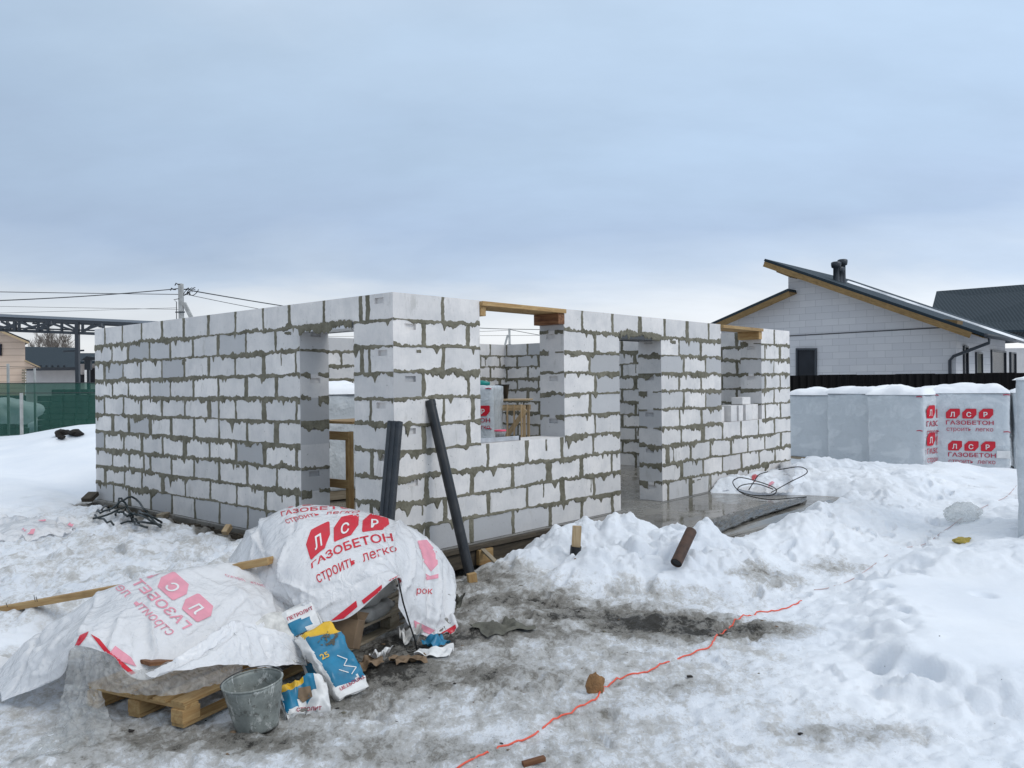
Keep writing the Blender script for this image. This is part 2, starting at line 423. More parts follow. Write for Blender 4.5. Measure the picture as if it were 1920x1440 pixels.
class MB:
    def __init__(s):
        s.v, s.f, s.mi, s.t, s.g = [], [], [], [], []
    def add(s, vs, fs, mi=0, tone=.5, g=None):
        b = len(s.v)
        s.v += [tuple(x) for x in vs]
        s.g += [tuple(x) for x in (g if g is not None else vs)]
        for f in fs:
            s.f.append(tuple(i + b for i in f)); s.mi.append(mi); s.t.append(tone)
        return s
    def quad(s, a, b, c, d, mi=0, tone=.5):
        return s.add((a, b, c, d), ((0, 1, 2, 3),), mi, tone)
    def box(s, c, size, R=None, mi=0, tone=None):
        """a box; g keeps the lengthwise grain coordinate"""
        tone = rnd.uniform(.25, .75) if tone is None else tone
        hx, hy, hz = (x / 2 for x in size)
        L = [Vector((x, y, z)) for x in (-hx, hx) for y in (-hy, hy) for z in (-hz, hz)]
        off = Vector((rnd.uniform(0, 50), rnd.uniform(0, 50), rnd.uniform(0, 50)))
        c = Vector(c)
        W = [(R @ p if R is not None else p) + c for p in L]
        order = sorted(range(3), key=lambda k: -size[k])
        g = [Vector((p[order[0]], p[order[1]], p[order[2]])) + off for p in L]
        return s.add(W, ((0, 1, 3, 2), (4, 6, 7, 5), (0, 4, 5, 1), (2, 3, 7, 6), (0, 2, 6, 4), (1, 5, 7, 3)), mi, tone, g)
    def board(s, p0, p1, w, h, up=UP, mi=0, tone=None):
        p0, p1 = Vector(p0), Vector(p1)
        x = (p1 - p0).normalized()
        y = Vector(up).cross(x)
        y = y.normalized() if y.length > 1e-4 else Vector((0, 1, 0)).cross(x).normalized()
        z = x.cross(y)
        R = Matrix((x, y, z)).transposed()
        return s.box((p0 + p1) / 2, ((p1 - p0).length, w, h), R, mi, tone)
    def tube(s, pts, r, n=8, mi=0, tone=.5, cap=True, closed=False):
        pts = [Vector(p) for p in pts]
        m = len(pts)
        rr = r if isinstance(r, (list, tuple)) else [r] * m
        vs, fs = [], []
        up = None
        for i, p in enumerate(pts):
            d = ((pts[min(i + 1, m - 1)] - pts[max(i - 1, 0)])).normalized()
            if up is None:
                up = d.orthogonal().normalized()
            up = (up - d * up.dot(d)); up = up.normalized() if up.length > 1e-5 else d.orthogonal().normalized()
            w = d.cross(up)
            for k in range(n):
                a = 2 * math.pi * k / n
                vs.append(p + (up * math.cos(a) + w * math.sin(a)) * rr[i])
        for i in range(m - 1):
            for k in range(n):
                fs.append((i * n + k, i * n + (k + 1) % n, (i + 1) * n + (k + 1) % n, (i + 1) * n + k))
        if cap:
            fs.append(tuple(range(n))[::-1]); fs.append(tuple((m - 1) * n + k for k in range(n)))
        return s.add(vs, fs, mi, tone)
    def lathe(s, prof, c=(0, 0, 0), n=40, R=None, mi=0, tone=.5):
        c = Vector(c); vs, fs = [], []
        for r, z in prof:
            for k in range(n):
                a = 2 * math.pi * k / n
                p = Vector((r * math.cos(a), r * math.sin(a), z))
                vs.append((R @ p if R is not None else p) + c)
        for i in range(len(prof) - 1):
            for k in range(n):
                fs.append((i * n + k, i * n + (k + 1) % n, (i + 1) * n + (k + 1) % n, (i + 1) * n + k))
        return s.add(vs, fs, mi, tone)
    def prism(s, poly, d, mi=0, tone=.5, g=None):
        """polygon (3-D points) swept by vector d"""
        n = len(poly); d = Vector(d)
        vs = [Vector(p) for p in poly] + [Vector(p) + d for p in poly]
        fs = [tuple(range(n)), tuple(range(n, 2 * n))[::-1]] + [(i, i + n, (i + 1) % n + n, (i + 1) % n) for i in range(n)]
        return s.add(vs, fs, mi, tone, g(vs) if g else None)
    def build(s, name, mats, parent=None, smooth=False, bevel=0, origin=None, auto=None):
        o = npmesh(name, np.array(s.v, float), s.f, mats, parent, s.mi, s.t, s.g, smooth, origin)
        if bevel:
            b = o.modifiers.new('bevel', 'BEVEL'); b.width = bevel; b.segments = 2; b.limit_method = 'ANGLE'
            b.harden_normals = False
        return o

def npmesh(name, V, Fc, mats, parent=None, mi=None, tone=None, g=None, smooth=False, origin=None):
    me = bpy.data.meshes.new(name)
    off = np.array(root_loc(parent) if parent is not None else (origin if origin is not None else (0, 0, 0)))
    V = np.asarray(V, float)
    if isinstance(Fc, np.ndarray):
        nf, k = Fc.shape
        me.vertices.add(len(V)); me.vertices.foreach_set('co', (V - off).astype(np.float32).ravel())
        me.loops.add(nf * k); me.loops.foreach_set('vertex_index', Fc.astype(np.int32).ravel())
        me.polygons.add(nf); me.polygons.foreach_set('loop_start', np.arange(0, nf * k, k, dtype=np.int32))
        me.update(calc_edges=True)
    else:
        me.from_pydata((V - off).tolist(), [], Fc)
    for m in (mats if isinstance(mats, (list, tuple)) else [mats]):
        me.materials.append(M[m] if isinstance(m, str) else m)
    if mi is not None and len(mi):
        me.polygons.foreach_set('material_index', np.array(mi, np.int32))
    if tone is not None and len(tone):
        a = me.attributes.new('tone', 'FLOAT', 'FACE'); a.data.foreach_set('value', np.array(tone, np.float32))
    if g is not None and len(g):
        a = me.attributes.new('gc', 'FLOAT_VECTOR', 'POINT'); a.data.foreach_set('vector', np.array(g, np.float32).ravel())
    if smooth:
        me.polygons.foreach_set('use_smooth', np.ones(len(me.polygons), bool))
    me.validate(); me.update()
    o = bpy.data.objects.new(name, me)
    COL.objects.link(o)
    if parent is not None:
        o.parent = parent
    elif origin is not None:
        o.location = origin
    return o
def gridfaces(nu, nv):
    i = np.arange(nu * nv).reshape(nu, nv)
    return np.stack([i[:-1, :-1], i[1:, :-1], i[1:, 1:], i[:-1, 1:]], -1).reshape(-1, 4)

# ------------------------------------------------------------------ the ground
def Gxy(px, py, z=-.25):
    p = G(px, py, z); return (p.x, p.y)
BANK = [Gxy(1585, 1110), Gxy(1630, 1180), Gxy(1625, 1262), Gxy(1665, 1305), Gxy(1760, 1312), Gxy(1935, 1350), (7, 4.2), (9, 6), (8.2, 9.0), (5.6, 9.0), (4.2, 8.4)]
HEAP = [(1.02, 8.95, .80, .60, .33), (1.70, 8.85, .70, .60, .24), (.30, 8.45, .70, .42, .15), (1.35, 8.25, 1.0, .50, .24), (2.25, 8.5, .5, .45, .15), (.72, 8.05, .9, .45, .14), (1.5, 7.85, .9, .36, .13), (2.05, 8.0, .5, .4, .10)]
DIRT = [(1215, 1172, .62, .34, 1.0), (1110, 1160, .8, .3, .8), (1290, 1190, .5, .22, .85), (1080, 1150, .9, .4, .6), (960, 1190, .65, .35, .72), (1380, 1185, .45, .30, .66), (800, 1270, .8, .38, .75), (690, 1255, .55, .4, .9), (860, 1200, .6, .4, .78), (960, 1130, .7, .3, .66),
        (620, 1320, .45, .3, .62), (930, 1240, .7, .35, .45), (900, 1100, .6, .45, .52), (480, 1385, .5, .22, .62), (330, 1385, .5, .25, .5), (1430, 1095, .4, .3, .36), (1250, 1290, .5, .2, .3),
        (1090, 1320, .7, .3, .26), (820, 1400, .9, .25, .38), (1000, 1160, 1.4, .8, .42), (760, 1215, .5, .35, .8), (1570, 1370, .5, .18, .30), (1350, 1400, .9, .2, .16),
        (90, 1390, .6, .3, .25), (250, 1410, .6, .3, .33), (1560, 1075, .4, .3, .22), (1480, 990, .25, .2, .25)]
DIRT = [(*Gxy(a, b), c, d, e) for a, b, c, d, e in DIRT]
PRINTS = [(*Gxy(a, b), s, d) for a, b, s, d in [(1688, 1184, .06, .17), (1650, 1262, .075, .16), (1715, 1288, .085, .16), (1745, 1296, .07, .12), (1655, 1130, .07, .08), (1600, 1150, .09, .06), (1845, 1150, .08, .05), (1800, 1075, .09, .07), (1735, 1090, .08, .06)]]
_r = random.Random(11); BOOTS = []
for _ in range(95):                              # boot prints: x, y, heading, depth
    px_, py_ = _r.uniform(-2.4, 2.6), 4.0 + 4.3 * _r.random()
    BOOTS.append((px_, py_, _r.gauss(.35, .6), _r.uniform(.014, .030)))
for k in range(46):
    t_ = k / 45; x_, y_ = 2.4 + 4.6 * t_ + _r.gauss(0, .5), 7.2 + 5.2 * t_ + _r.gauss(0, .45)
    BOOTS.append((x_, y_, _r.gauss(.75, .5), _r.uniform(.03, .075)))
for k in range(16):
    BOOTS.append((_r.uniform(-5.5, -3.2), _r.uniform(8.2, 11.5), _r.gauss(-.6, .5), _r.uniform(.03, .06)))
def boots(x, y, z):
    for bx, by, hd, dp in BOOTS:
        m = (np.abs(x - bx) < .3) & (np.abs(y - by) < .3)
        if not m.any(): continue
        dx, dy = x[m] - bx, y[m] - by; c, s = math.cos(hd), math.sin(hd)
        l, w = dx * s + dy * c, dx * c - dy * s
        q = np.sqrt((l / .145) ** 2 + (w / (.052 + .012 * np.sign(l) * np.minimum(np.abs(l) / .1, 1))) ** 2)
        z[m] += -dp * (1 - sst(.78, 1.08, q)) + dp * .35 * np.exp(-((q - 1.22) / .16) ** 2)
    return z
def terrain(x, y):
    """height, dirt, ice of the site at x, y"""
    x = np.asarray(x, float); y = np.asarray(y, float)
    a = (x - CX) * dR.x + (y - CY) * dR.y
    b = (x - CX) * dL.x + (y - CY) * dL.y
    z = np.full(x.shape, -.25) + .03 * fbm(x * .7, y * .7, 3, 3)
    wob = .35 * fbm(x * 1.1, y * 1.1, 11, 3)
    # left of the left wall: trampled snow, lumpy
    left = sst(.1, .9, b + .35 * wob) * sst(.6, -.3, a)
    z = z + left * .19
    lump = left * (1 - .75 * sst(13.5, 16, y)) * (1 - .6 * sst(-6.5, -8.5, x))
    # smooth drift rising beyond the left end of the house
    k = x / np.maximum(y, 1)
    rise = sst(12.2, 21.5, y) * sst(-.36, -.5, k)
    z = z + rise * (.92 - .40 * sst(-.5, -.63, k)) * (1 - .55 * sst(23.5, 30, y))
    # beyond the house and to the right: undisturbed level snow
    right = sst(4.6, 6.2, x - .15 * (y - 10)) * sst(7.5, 9.5, y)
    z = z + right * .20
    back = sst(14, 20, y) * (1 - rise)
    z = z + back * .22 * (1 - right)
    # smooth bank on the right, undercut by boot prints
    ds = sdpoly(x, y, BANK) + .10 * fbm(x * 3, y * 3, 21, 3)
    bank = sst(-.10, .34, ds)
    z = z + bank * (.15 + .03 * fbm(x * .8, y * .8, 5, 2)) * (1 - right * .6)
    lump = lump + .6 * sst(-.35, 0, ds) * sst(.5, .1, ds)
    for px, py, s, d in PRINTS:
        z = z - d * np.exp(-(((x - px) / s) ** 2 + ((y - py) / (s * 1.15)) ** 2) ** 2)
    # snow shovelled against the right facade
    h = np.zeros(x.shape)
    for hx, hy, rx, ry, hh in HEAP:
        q = ((x - hx + .12 * wob) / rx) ** 2 + ((y - hy) / ry) ** 2
        h = np.maximum(h, hh * np.exp(-q ** 1.3)) + .22 * hh * np.exp(-q)
    h = h * sst(-.02, -.45, b)
    z = z + h
    lump = np.maximum(lump, sst(.04, .22, h) * 1.35)
    # ridge of cleared snow around the porch slab, then over it beside the wall
    ridge = np.exp(-((b + 2.45 + .25 * wob) / .5) ** 2) * sst(3.1, 4.0, a) * (1 - sst(6.0, 8.5, a))
    cover = sst(6.0, 7.0, a + .45 * (b + .8) + .4 * wob) * sst(.2, -.05, b) * sst(-3.6, -2.2, b) * (1 - sst(10.2, 12, a))
    z = z + ridge * .27 + cover * (.40 + .05 * wob) * (1 - right * .5)
    mid = sst(2.9, 3.6, a) * sst(-1.9, -2.6, b) * sst(-5.6, -4.2, b) * (1 - sst(11, 13, a))
    z = z + mid * .10 + .10 * sst(-2.5, -2.1, b) * sst(-1.7, -1.9, b) * sst(2.2, 2.8, a) * (1 - sst(6, 7, a))
    lump = np.maximum(lump, np.maximum(ridge * 1.1, np.maximum(cover * .75, mid * .48)))
    lump = np.maximum(lump, right * .22)
    lump = np.minimum(lump, 1.35)
    # clods: rounded lumps at two sizes
    wx, wy = x + .10 * fbm(x * 3.1, y * 3.1, 81, 3), y + .10 * fbm(x * 3.1, y * 3.1, 91, 3)
    cl = domes(wx * 2.1, wy * 2.1, 31, .55); cl2 = domes(wx * 4.9 + 3, wy * 4.9, 77, .55); cl3 = domes(wx * 11, wy * 11 + 5, 55)
    z = z + lump * (.135 * (cl - .4) + .085 * (cl2 - .4) * (.5 + cl) + .042 * (cl3 - .4) * (.4 + cl2) + .022 * fbm(x * 5, y * 5, 44, 4))
    smooth = 1 - np.clip(lump * 2, 0, 1)
    z = z + .007 * smooth * fbm(x * 4, y * 4, 41, 4, .6) * (1 - .6 * bank) * (1 - .7 * rise)
    # trodden icy yard: scuffed relief
    path = (1 - left) * (1 - bank) * (1 - right) * (1 - np.clip(lump, 0, 1)) * sst(14, 10, y)
    z = z + path * (.022 * (billow(x * 3.3, y * 4.2, 51, 4, .6) - .5) + .012 * fbm(x * 14, y * 17, 61, 3, .7))
    dirt = np.zeros(x.shape)
    for dx, dy, rx, ry, s in DIRT:
        q = ((x - dx) / rx) ** 2 + ((y - dy) / ry) ** 2
        dirt = np.maximum(dirt, s * np.exp(-q * .8))
    dirt = np.maximum(dirt * (1 - .9 * bank), path * (.055 + .17 * sst(2.6, .4, x + .25 * (5.5 - y)) + .06 * wob))
    dirt = dirt * (1 - .88 * sst(.10, .22, h)) + lump * .012
    dirt = np.maximum(dirt, left * .15 * sst(13.5, 12, y) * sst(-9, -5, x))
    # bare strip and rubbish along the foot of the left and right walls
    foot = np.maximum(sst(-.55, -.2, a) * sst(.1, -.0, a) * sst(.4, .9, b) * sst(7.3, 7.0, b), sst(-.42, -.15, b) * sst(.03, -.03, b) * sst(-.2, .2, a) * sst(3.0, 1.8, a))
    z = z - foot * .07
    dirt = np.maximum(dirt, foot * .62)
    z = boots(x, y, z)
    hole = np.exp(-(((x + 10.5) / .42) ** 2 + ((y - 19.4) / .55) ** 2) ** 2)
    z = z - .16 * hole
    # under the slab and porch
    inh = (a > -.02) & (a < 9.4) & (b > -.02) & (b < 7.05)
    z = np.where(inh, -.4, z)
    return z, np.clip(dirt, 0, 1), path, np.clip(lump, 0, 1)
def gz(x, y):
    return float(terrain(np.array([x]), np.array([y]))[0][0])
def ground_at(px, py, z=-.25):                   # where a photo pixel meets the modelled ground
    for _ in range(12):
        p = G(px, py, z); z = .5 * z + .5 * gz(p.x, p.y)
    p = G(px, py, z); return Vector((p.x, p.y, gz(p.x, p.y)))

def axis(lo, hi, d, L0, L1, gr=1.09):
    c = list(np.arange(lo, hi, d)); s = d; x = c[-1]
    while x < L1:
        s *= gr; x += s; c.append(x)
    s = d; x = c[0]; pre = []
    while x > L0:
        s *= gr; x -= s; pre.append(x)
    return np.array(pre[::-1] + c)
xs = axis(-6.2, 6.4, .021, -900, 900); ys = axis(3.7, 13.2, .021, -60, 1500)
gx, gy = np.meshgrid(xs, ys, indexing='ij')
gzv, gd, gi, gl = terrain(gx.ravel(), gy.ravel())
ground = npmesh('ground', np.stack([gx.ravel(), gy.ravel(), gzv], 1), gridfaces(len(xs), len(ys)), ['ground'], smooth=True)
for nm, dat in (('dirt', gd), ('ice', gi), ('lump', gl)):
    at = ground.data.attributes.new(nm, 'FLOAT', 'POINT'); at.data.foreach_set('value', dat.astype(np.float32))
tag(ground, kind='structure')

# ------------------------------------------------------------------ the unfinished house
CO, WT, HT = .26, .38, 2.6                       # course height, wall thickness, wall height
house = thing('unfinished_house', 'roofless house shell of white aerated blocks with smeared grey mortar', 'house', (CX, CY, 0))

def n1(x, s):
    x = np.asarray(x, float)
    return vn(x, np.full(x.shape, s * 3.71), s)
def ribbon_h(mb, fn, t0, t1, z, s, step=.011, w=1.0, drips=True):
    n = max(3, int((t1 - t0) / step) + 1)
    t = np.linspace(t0, t1, n)
    slow = n1(t * 2.3, s + 5)
    mh = np.clip(.85 + .75 * n1(t * 1.3, s + 12), .25, 1.7); ml = np.clip(.9 + .8 * n1(t * 1.1, s + 13), .3, 1.8)
    w = w * 1.13
    hi = z + w * mh * (.021 + .017 * n1(t * 9, s) + .012 * n1(t * 34, s + 1) + .006 * n1(t * 80, s + 8) + .010 * slow)
    lo = z - w * ml * (.034 + .019 * n1(t * 7.5, s + 2) + .015 * n1(t * 27, s + 3) + .008 * n1(t * 70, s + 4) - .013 * slow)
    if drips:
        for _ in range(int((t1 - t0) * 2.4)):
            c, wd, dp = rnd.uniform(t0, t1), rnd.uniform(.008, .035), rnd.uniform(.015, .07) * w
            lo -= dp * np.exp(-((t - c) / wd) ** 2)
        for _ in range(int((t1 - t0) * .9)):
            c, wd, dp = rnd.uniform(t0, t1), rnd.uniform(.02, .06), rnd.uniform(.01, .03) * w
            hi += dp * np.exp(-((t - c) / wd) ** 2)
    hi = np.minimum(np.maximum(hi, z + .003), HT - .001)
    lo = np.minimum(lo, z - .006)
    dm = .006 + .004 * n1(t * 16, s + 6)
    rows = []
    for zz, d in ((lo, np.full(n, -.002)), (lo + .35 * (hi - lo) * .5, dm + .002), (z + (hi - z) * .3, dm - .001), (hi, np.full(n, -.002))):
        rows.append([fn(tt, zv, dv) for tt, zv, dv in zip(t, zz, d)])
    vs = [p for r in rows for p in r]
    fs = [(k * n + i, k * n + i + 1, (k + 1) * n + i + 1, (k + 1) * n + i) for k in range(3) for i in range(n - 1)]
    mb.add(vs, fs, 1)
def ribbon_v(mb, fn, t, z0, z1, s, w=1.0, step=.013):
    n = max(3, int((z1 - z0) / step) + 1)
    z = np.linspace(z0 + .002, z1 - .002, n)
    wd = w * rnd.uniform(.025, .044)
    c = t + .004 * n1(z * 6, s + 9)
    l = c - wd - .010 * n1(z * 9, s) - .006 * n1(z * 40, s + 1)
    r = c + wd + .010 * n1(z * 9, s + 2) + .006 * n1(z * 40, s + 3)
    dm = .004 + .003 * n1(z * 14, s + 4)
    rows = []
    for tt, d in ((l, np.full(n, -.002)), (l + .3 * (r - l), dm), (l + .7 * (r - l), dm), (r, np.full(n, -.002))):
        rows.append([fn(tv, zv, dv) for tv, zv, dv in zip(tt, z, d)])
    vs = [p for q in rows for p in q]
    fs = [(k * n + i, (k + 1) * n + i, (k + 1) * n + i + 1, k * n + i + 1) for k in range(3) for i in range(n - 1)]
    mb.add(vs, fs, 1)
def block_quad(mb, fn, t0, t1, z0, z1, tone, pocket=False):
    q = lambda a, b, c, d: mb.quad(fn(a, c, 0), fn(b, c, 0), fn(b, d, 0), fn(a, d, 0), 0, tone)
    if not pocket:
        return q(t0, t1, z0, z1)
    m = (t0 + t1) / 2 + rnd.uniform(-.03, .03)
    a, b, c, d = m - .07, m + .07, z1 - .098, z1 - .04
    q(t0, t1, z0, c); q(t0, t1, d, z1); q(t0, a, c, d); q(b, t1, c, d)
    e = -.03
    mb.quad(fn(a, c, e), fn(b, c, e), fn(b, d, e), fn(a, d, e), 0, tone)
    mb.quad(fn(a, c, 0), fn(b, c, 0), fn(b, c, e), fn(a, c, e), 0, tone)
    mb.quad(fn(a, d, e), fn(b, d, e), fn(b, d, 0), fn(a, d, 0), 0, tone)
    mb.quad(fn(a, c, 0), fn(a, c, e), fn(a, d, e), fn(a, d, 0), 0, tone)
    mb.quad(fn(b, c, e), fn(b, c, 0), fn(b, d, 0), fn(b, d, e), 0, tone)
def plane_fn(O, U, N):
    O, U, N = Vector(O), Vector(U), Vector(N)
    return lambda t, z, d: (O.x + U.x * t + N.x * d, O.y + U.y * t + N.y * d, O.z + z)
def segs(W, ops, z):
    """solid stretches of a course whose middle is at z"""
    s = [(0, W)]
    for t0, t1, a, b in ops:
        if a < z < b:
            s = [q for x0, x1 in s for q in ((x0, min(x1, t0)), (max(x0, t1), x1)) if q[1] - q[0] > .01]
    return s
def facade(mb, O, U, N, W, ops, rows, seed, step=.011, pockets=lambda i, k, w: False, flip=False):
    fn = plane_fn(O, U, N); rf = random.Random(seed * 7 + 3)
    sol = []
    for i in range(10):
        z0, z1 = i * CO, (i + 1) * CO
        ss = segs(W, ops, (z0 + z1) / 2); sol.append(ss)
        for s0, s1 in ss:
            js = [s0] + sorted(j for j in rows(i) if s0 + .05 < j < s1 - .05) + [s1]
            for k in range(len(js) - 1):
                dark = rf.random() < (.4 if i == 0 else .16)
                tone = rf.uniform(.08, .45) if dark else rf.uniform(.5, 1.0)
                w = js[k + 1] - js[k]
                block_quad(mb, fn, js[k], js[k + 1], z0, z1, tone, pockets(i, js[k], w))
                if k:
                    ribbon_v(mb, fn, js[k] + rnd.uniform(-.008, .008), z0, z1, seed + 13 * i + k, 1.0 if rf.random() < .78 else rf.uniform(1.3, 1.9))
    for i in range(1, 10):
        for a0, a1 in sol[i - 1]:
            for b0, b1 in sol[i]:
                t0, t1 = max(a0, b0), min(a1, b1)
                if t1 - t0 > .05:
                    ribbon_h(mb, fn, t0 + .001, t1 - .001, i * CO, seed + 101 * i, step)
    # extra trowel smears on the blocks
    for _ in range(int(W * 2.6)):
        i = rnd.randrange(0, 9); t = rnd.uniform(.1, W - .3)
        if any(s0 < t - .05 and t + .25 < s1 for s0, s1 in sol[i]):
            if rnd.random() < .5:
                ribbon_v(mb, fn, t, i * CO + rnd.uniform(.0, .12), (i + 1) * CO - .01, seed + 999 + int(t * 91), rnd.uniform(.3, .7))
            else:
                c, l = i * CO + CO * .82, rnd.uniform(.05, .16)
                ribbon_h(mb, fn, t, t + l, c, seed + 777 + int(t * 77), step, rnd.uniform(.4, 1.1), False)
def jamb(mb, O, U, N, z0, z1, seed, W=WT, pk=.55):
    fn = plane_fn(O, U, N)
    for i in range(10):
        a, b = max(i * CO, z0), min((i + 1) * CO, z1)
        if b - a < .02:
            continue
        pocket = (i % 2 == 0) and rnd.random() < pk * 1.6 and b - a > .2
        block_quad(mb, fn, 0, W, a, b, rnd.uniform(.35, .75) if rnd.random() < .7 else rnd.uniform(.05, .3), pocket)
        if z0 < i * CO < z1 - .03:
            if rnd.random() < .5:
                ribbon_h(mb, fn, .002, W * .36, i * CO, seed + i, .011, 1.1, False); ribbon_h(mb, fn, W * .62, W - .002, i * CO, seed + 50 + i, .011, 1.2, False)
            elif rnd.random() < .8:
                ribbon_h(mb, fn, .002, W - .002, i * CO, seed + i, .011, 1.15)
def flat(mb, p, tone=.7):
    mb.quad(*p, 0, tone)

LA = [.38, .49, 1.12, 1.77, 2.31, 2.92, 3.56, 4.2, 4.8, 5.43, 6.05, 6.66]
LB = [.33, .60, 1.83, 2.05, 2.68, 3.33, 3.96, 4.58, 5.19, 5.87, 6.41]
LC = [.34, 1.65, 2.30, 2.93, 3.56, 4.2, 4.83, 5.46, 6.03, 6.69]
def rowsL(i):
    if i == 9: return LA
    if i % 2 == 1: return [.35 if i != 7 else .37] + ([.49] if i == 7 else []) + LC[1:] + ([3.33] if i == 5 else [])
    return [j for j in LB if j > 1.9 or j == .60] + ([5.43 - .03] if i == 2 else [])
def rowsR(i):
    if i == 9: return [.67, 1.9, 3.09, 3.74, 4.39, 5.05, 5.68, 6.34, 8.72]
    if i >= 4:
        return [.40, 1.04, 3.34, 5.44, 6.09, 8.34, 8.95] if i % 2 == 0 else [.67, 3.23, 5.57, 6.22, 8.70] + ([1.1] if i == 5 else [])
    if i % 2 == 1: return [.67, 1.33, 1.99, 2.64, 3.29, 5.48, 6.12, 6.76, 7.41, 8.06, 8.70]
    return [.42, 1.07, 1.73, 2.39, 3.03, 3.70, 5.10, 5.74, 6.36, 7.04, 7.65, 8.30, 8.96]
def rowsX(off):
    return lambda i: [off + (.32 if i % 2 else 0) + .637 * k for k in range(16)]
WL_, WR_ = 7.02, 9.37
DOOR1 = (.615, 1.575, -1, 2.34)
WIN1, DOOR2, WIN2 = (1.22, 2.70, 1.04, 9), (3.89, 4.94, -1, 2.34), (6.73, 8.19, 1.04, 9)

# left wall
mb = MB()
facade(mb, HW(0, 0, 0), dL, -dR, WL_, [DOOR1], rowsL, 100, .010, lambda i, t, w: t < .01 and w < .5 and i % 2 == 1)
facade(mb, HW(WT, WT, 0), dL, dR, WL_ - 2 * WT, [(DOOR1[0] - WT, DOOR1[1] - WT, -1, 2.34)], rowsX(.2), 2000, .03)
jamb(mb, HW(0, DOOR1[1], 0), dR, -dL, 0, 2.34, 300); jamb(mb, HW(0, DOOR1[0], 0), dR, dL, 0, 2.34, 340)
flat(mb, (HW(0, 0, HT), HW(WT, WT, HT), HW(WT, WL_ - WT, HT), HW(0, WL_, HT)))
flat(mb, (HW(0, DOOR1[0], 2.34), HW(WT, DOOR1[0], 2.34), HW(WT, DOOR1[1], 2.34), HW(0, DOOR1[1], 2.34)))
mb.build('wall', ['aac', 'mortar'], house)
# right wall, with window, doorway and second window
mb = MB()
facade(mb, HW(0, 0, 0), dR, -dL, WR_, [WIN1, DOOR2, WIN2], rowsR, 5000, .010, lambda i, t, w: t < .01 and w < .5 and i % 2 == 0)
facade(mb, HW(WT, WT, 0), dR, dL, WR_ - 2 * WT, [(o[0] - WT, o[1] - WT, o[2], o[3]) for o in (WIN1, DOOR2, WIN2)], rowsX(.33), 7000, .03)
for (t0, t1, z0, z1), sd_ in ((WIN1, 400), (DOOR2, 460), (WIN2, 520)):
    zz0, zz1 = max(z0, 0), min(z1, HT)
    jamb(mb, HW(t1, 0, 0), dL, -dR, zz0, zz1, sd_, pk=.62); jamb(mb, HW(t0, 0, 0), dL, dR, zz0, zz1, sd_ + 30)
    if z0 > 0:
        flat(mb, (HW(t0, 0, z0), HW(t1, 0, z0), HW(t1, WT, z0), HW(t0, WT, z0)), .8)
    else:
        flat(mb, (HW(t0, 0, z1), HW(t1, 0, z1), HW(t1, WT, z1), HW(t0, WT, z1)))
for t0, t1 in ((0, WIN1[0]), (WIN1[1], WIN2[0]), (WIN2[1], WR_)):
    flat(mb, (HW(t0 if t0 else 0, 0, HT), HW(t1, 0, HT), HW(t1 if t1 < WR_ else WR_ - WT, WT, HT), HW(t0 if t0 else WT, WT, HT)))
mb.build('wall', ['aac', 'mortar'], house)
# the two walls at the back
for O1, U, N, O2, W, sd_ in ((HW(WR_, 0, 0), dL, dR, HW(WR_ - WT, WT, 0), WL_, 9000), (HW(0, WL_, 0), dR, dL, HW(WT, WL_ - WT, 0), WR_, 11000)):
    mb = MB()
    facade(mb, O1, U, N, W, [], rowsX(.25), sd_, .03)
    facade(mb, O2, U, -N, W - 2 * WT, [], rowsX(.15), sd_ + 900, .013)
    a = Vector(O1); b_ = a + Vector(U) * W
    flat(mb, [p + UP * HT for p in (a, b_, Vector(O2) + Vector(U) * (W - 2 * WT), Vector(O2))])
    mb.build('wall', ['aac', 'mortar'], house)
# steel lintels, smeared with mortar
for (t0, t1), Uv, Nv, Inn in (((DOOR1[0], DOOR1[1]), dL, -dR, dR), ((DOOR2[0], DOOR2[1]), dR, -dL, dL)):
    mb = MB()
    O = HW(0, 0, 0)
    e0, e1 = O + Uv * (t0 + .003) + UP * 2.312, O + Uv * (t1 - .003) + UP * 2.312
    mb.board(e0 + Nv * .004 - UP * .002, e1 + Nv * .004 - UP * .002, .008, .056)
    mb.board(e0 + Inn * .14 - UP * .024, e1 + Inn * .14 - UP * .024, .27, .008)
    mb.board(e0 + Inn * .37 - UP * .002, e1 + Inn * .37 - UP * .002, .008, .056)
    fn = plane_fn(O + Nv * .010, Uv, Nv)
    ribbon_h(mb, fn, t0 + .01, t1 - .01, 2.352, 640 + int(t0), .01, 1.35, False)
    mb.build('lintel', ['steel' if t0 > 2 else 'alu', 'mortar'], house)
# planks left over the window openings
for t0, t1, full in ((WIN1[0], WIN1[1], 1), (WIN2[0], WIN2[1], 0)):
    mb = MB()
    mb.board(HW(t0 + .004, .02, 2.567), HW(t1 - .004, .02, 2.567), .14, .05); mb.board(HW(t0 + .004, .19, 2.565), HW(t1 - .004, .19, 2.565), .18, .045)
    mb.board(HW(t0 + .004, .33, 2.566), HW(t1 - .004, .33, 2.566), .10, .048)
    mb.build('window_plank', ['pine'], house, bevel=.004)
    for t, w, h in ((t0 + .05, .085, .105), (t1 - .065, .12, .13)):
        if not full and t < t1 - .5: continue
        mb = MB(); mb.board(HW(t, -.02 if t > t1 - .3 else -.01, 2.540 - h / 2), HW(t, .37, 2.540 - h / 2), w, h)
        mb.build('packing_timber', ['redwood' if full and t > t1 - .3 else 'pine'], house, bevel=.004)
